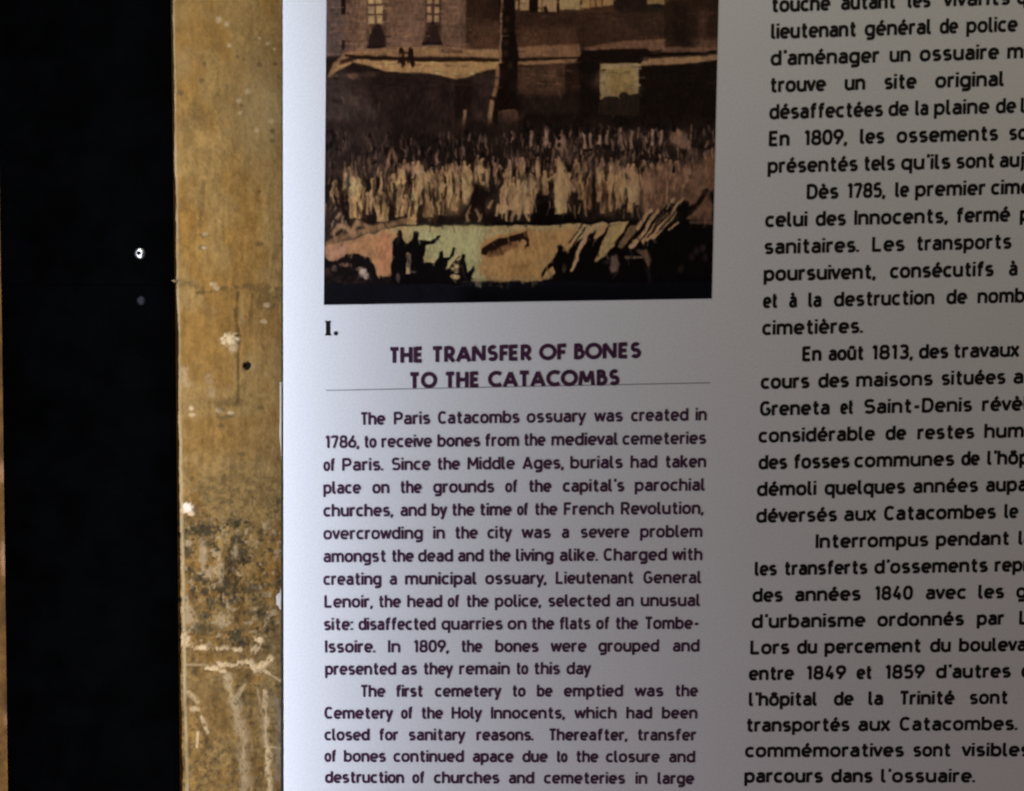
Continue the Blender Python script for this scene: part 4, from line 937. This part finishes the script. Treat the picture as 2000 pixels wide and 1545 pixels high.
prism("lower_plate", (-.1703, -.0799, .0093, .0112), (-.1766, -.0829, .0093, .0112), JZ - .00005, -.45, M_post, post, .0004)
prism("edge_trim", (-.0827, -.0819, .0089, .0093), (-.0856, -.0848, .0089, .0093), JZ + .012, -.45, M_post, post, .0002)

def screw(cx, cz, y, r, mat, socket):
    seg = 32; prof = [(0, .55), (.45, .55), (.75, .48), (.93, .28), (1.0, 0)]
    v = []; f = []
    for k, (t, hh) in enumerate(prof[1:]):
        for j in range(seg):
            an = 2 * math.pi * j / seg
            v.append((cx + r * t * math.cos(an), y - r * hh, cz + r * t * math.sin(an)))
    n = len(prof) - 1
    for k in range(n - 1):
        for j in range(seg): f.append((k * seg + j, (k + 1) * seg + j, (k + 1) * seg + (j + 1) % seg, k * seg + (j + 1) % seg))
    f.append(tuple(range(seg)))
    o = mesh_obj("screw", v, f, mat, post, smooth=True)
    if socket:
        hv = [(cx + r * .42 * math.cos(math.pi / 3 * j + .2), y - r * .552 - .00004, cz + r * .42 * math.sin(math.pi / 3 * j + .2)) for j in range(6)]
        mesh_obj("hex_recess", hv, [tuple(range(6))[::-1]], M_socket, o)
    return o
screw(-.0973, .0589, .0094, .0031, M_screw, True)["label"] = "bright upper screw with a hexagonal recess"
screw(-.0969, .0342, .0092, .0027, M_screw_dull, False)["label"] = "dull lower screw head"

# ------------------------------------------------------------------ the information panel
panel = thing("information_panel", "white bilingual information panel with a sepia picture and columns of printed text", "sign")
def slab(name, corners, yf, yb, mat, bev):
    v = [(x * .001, yf, z * .001) for x, z in corners] + [(x * .001, yb, z * .001) for x, z in corners]
    f = [(0, 1, 2, 3), (7, 6, 5, 4), (1, 0, 4, 5), (2, 1, 5, 6), (3, 2, 6, 7), (0, 3, 7, 4)]
    o = mesh_obj(name, v, f, mat, panel)
    md = o.modifiers.new("bevel", 'BEVEL'); md.width = bev; md.segments = 3
    return o
slab("panel_board", [(-24.4, -420), (520, -420), (520, 330), (-18.4, 330)], 0, .003, M_board, .0007)
slab("shadow_line_sheet", [(-27.2, -424), (518, -424), (518, 332), (-19.0, 332)], .0031, .0052, M_shadow_line, .0003)  # black sheet added to draw the shadow line along the panel's left edge
build_picture(panel)

hd = Ink()
for ln_ in HEADING:
    for w in ln_: hd.word(*w, 8.1, 2.05, HEAD, head_gap)
hd.build("heading_text", M_ink_aub, panel)
num = Ink()
def serif_I(x, z, h):
    k = 3.2
    num.poly([(x, z), (x + k, z), (x + k, z + .5), (x + k - .45, z + 1.0), (x + k - .45, z + h - 1.0), (x + k, z + h - .5), (x + k, z + h), (x, z + h), (x, z + h - .5), (x + .45, z + h - 1.0), (x + .45, z + 1.0), (x, z + .5)])
    num.poly([(x + 5.6 + 1.15 * math.cos(t * math.pi / 6), z + 1.15 + 1.15 * math.sin(t * math.pi / 6)) for t in range(12)])
serif_I(.9, 16.3, 7.6)
num.build("figure_number", M_ink, panel)
rl = Ink(); rl.poly([(1.26, -12.45), (201.7, -7.70), (201.7, -7.30), (1.26, -12.05)], -.00006); rl.build("divider_line", M_rule, panel)

def paragraph(lines, cap, weight, mat, label=None):
    k = Ink()
    for l in lines:
        for w in l: k.word(*w, cap, weight * random.uniform(.975, 1.025))
    o = k.build("text_paragraph", mat, panel)
    if label: o["label"] = label
paragraph(ENGLISH[:12], 6.5, 1.32, M_ink_aub, "English paragraph about the ossuary's creation in 1786")
paragraph(ENGLISH[12:], 6.3, 1.32, M_ink_aub, "English paragraph about the first cemetery emptied")
paragraph(FRENCH[:7], 7.5, 1.62, M_ink, "French paragraph at the top of the right column")
paragraph(FRENCH[7:13], 7.5, 1.62, M_ink, "French paragraph on the year 1785")
paragraph(FRENCH[13:20], 7.4, 1.62, M_ink, "French paragraph on August 1813")
paragraph(FRENCH[20:], 7.3, 1.62, M_ink, "French paragraph on the nineteenth century transfers")
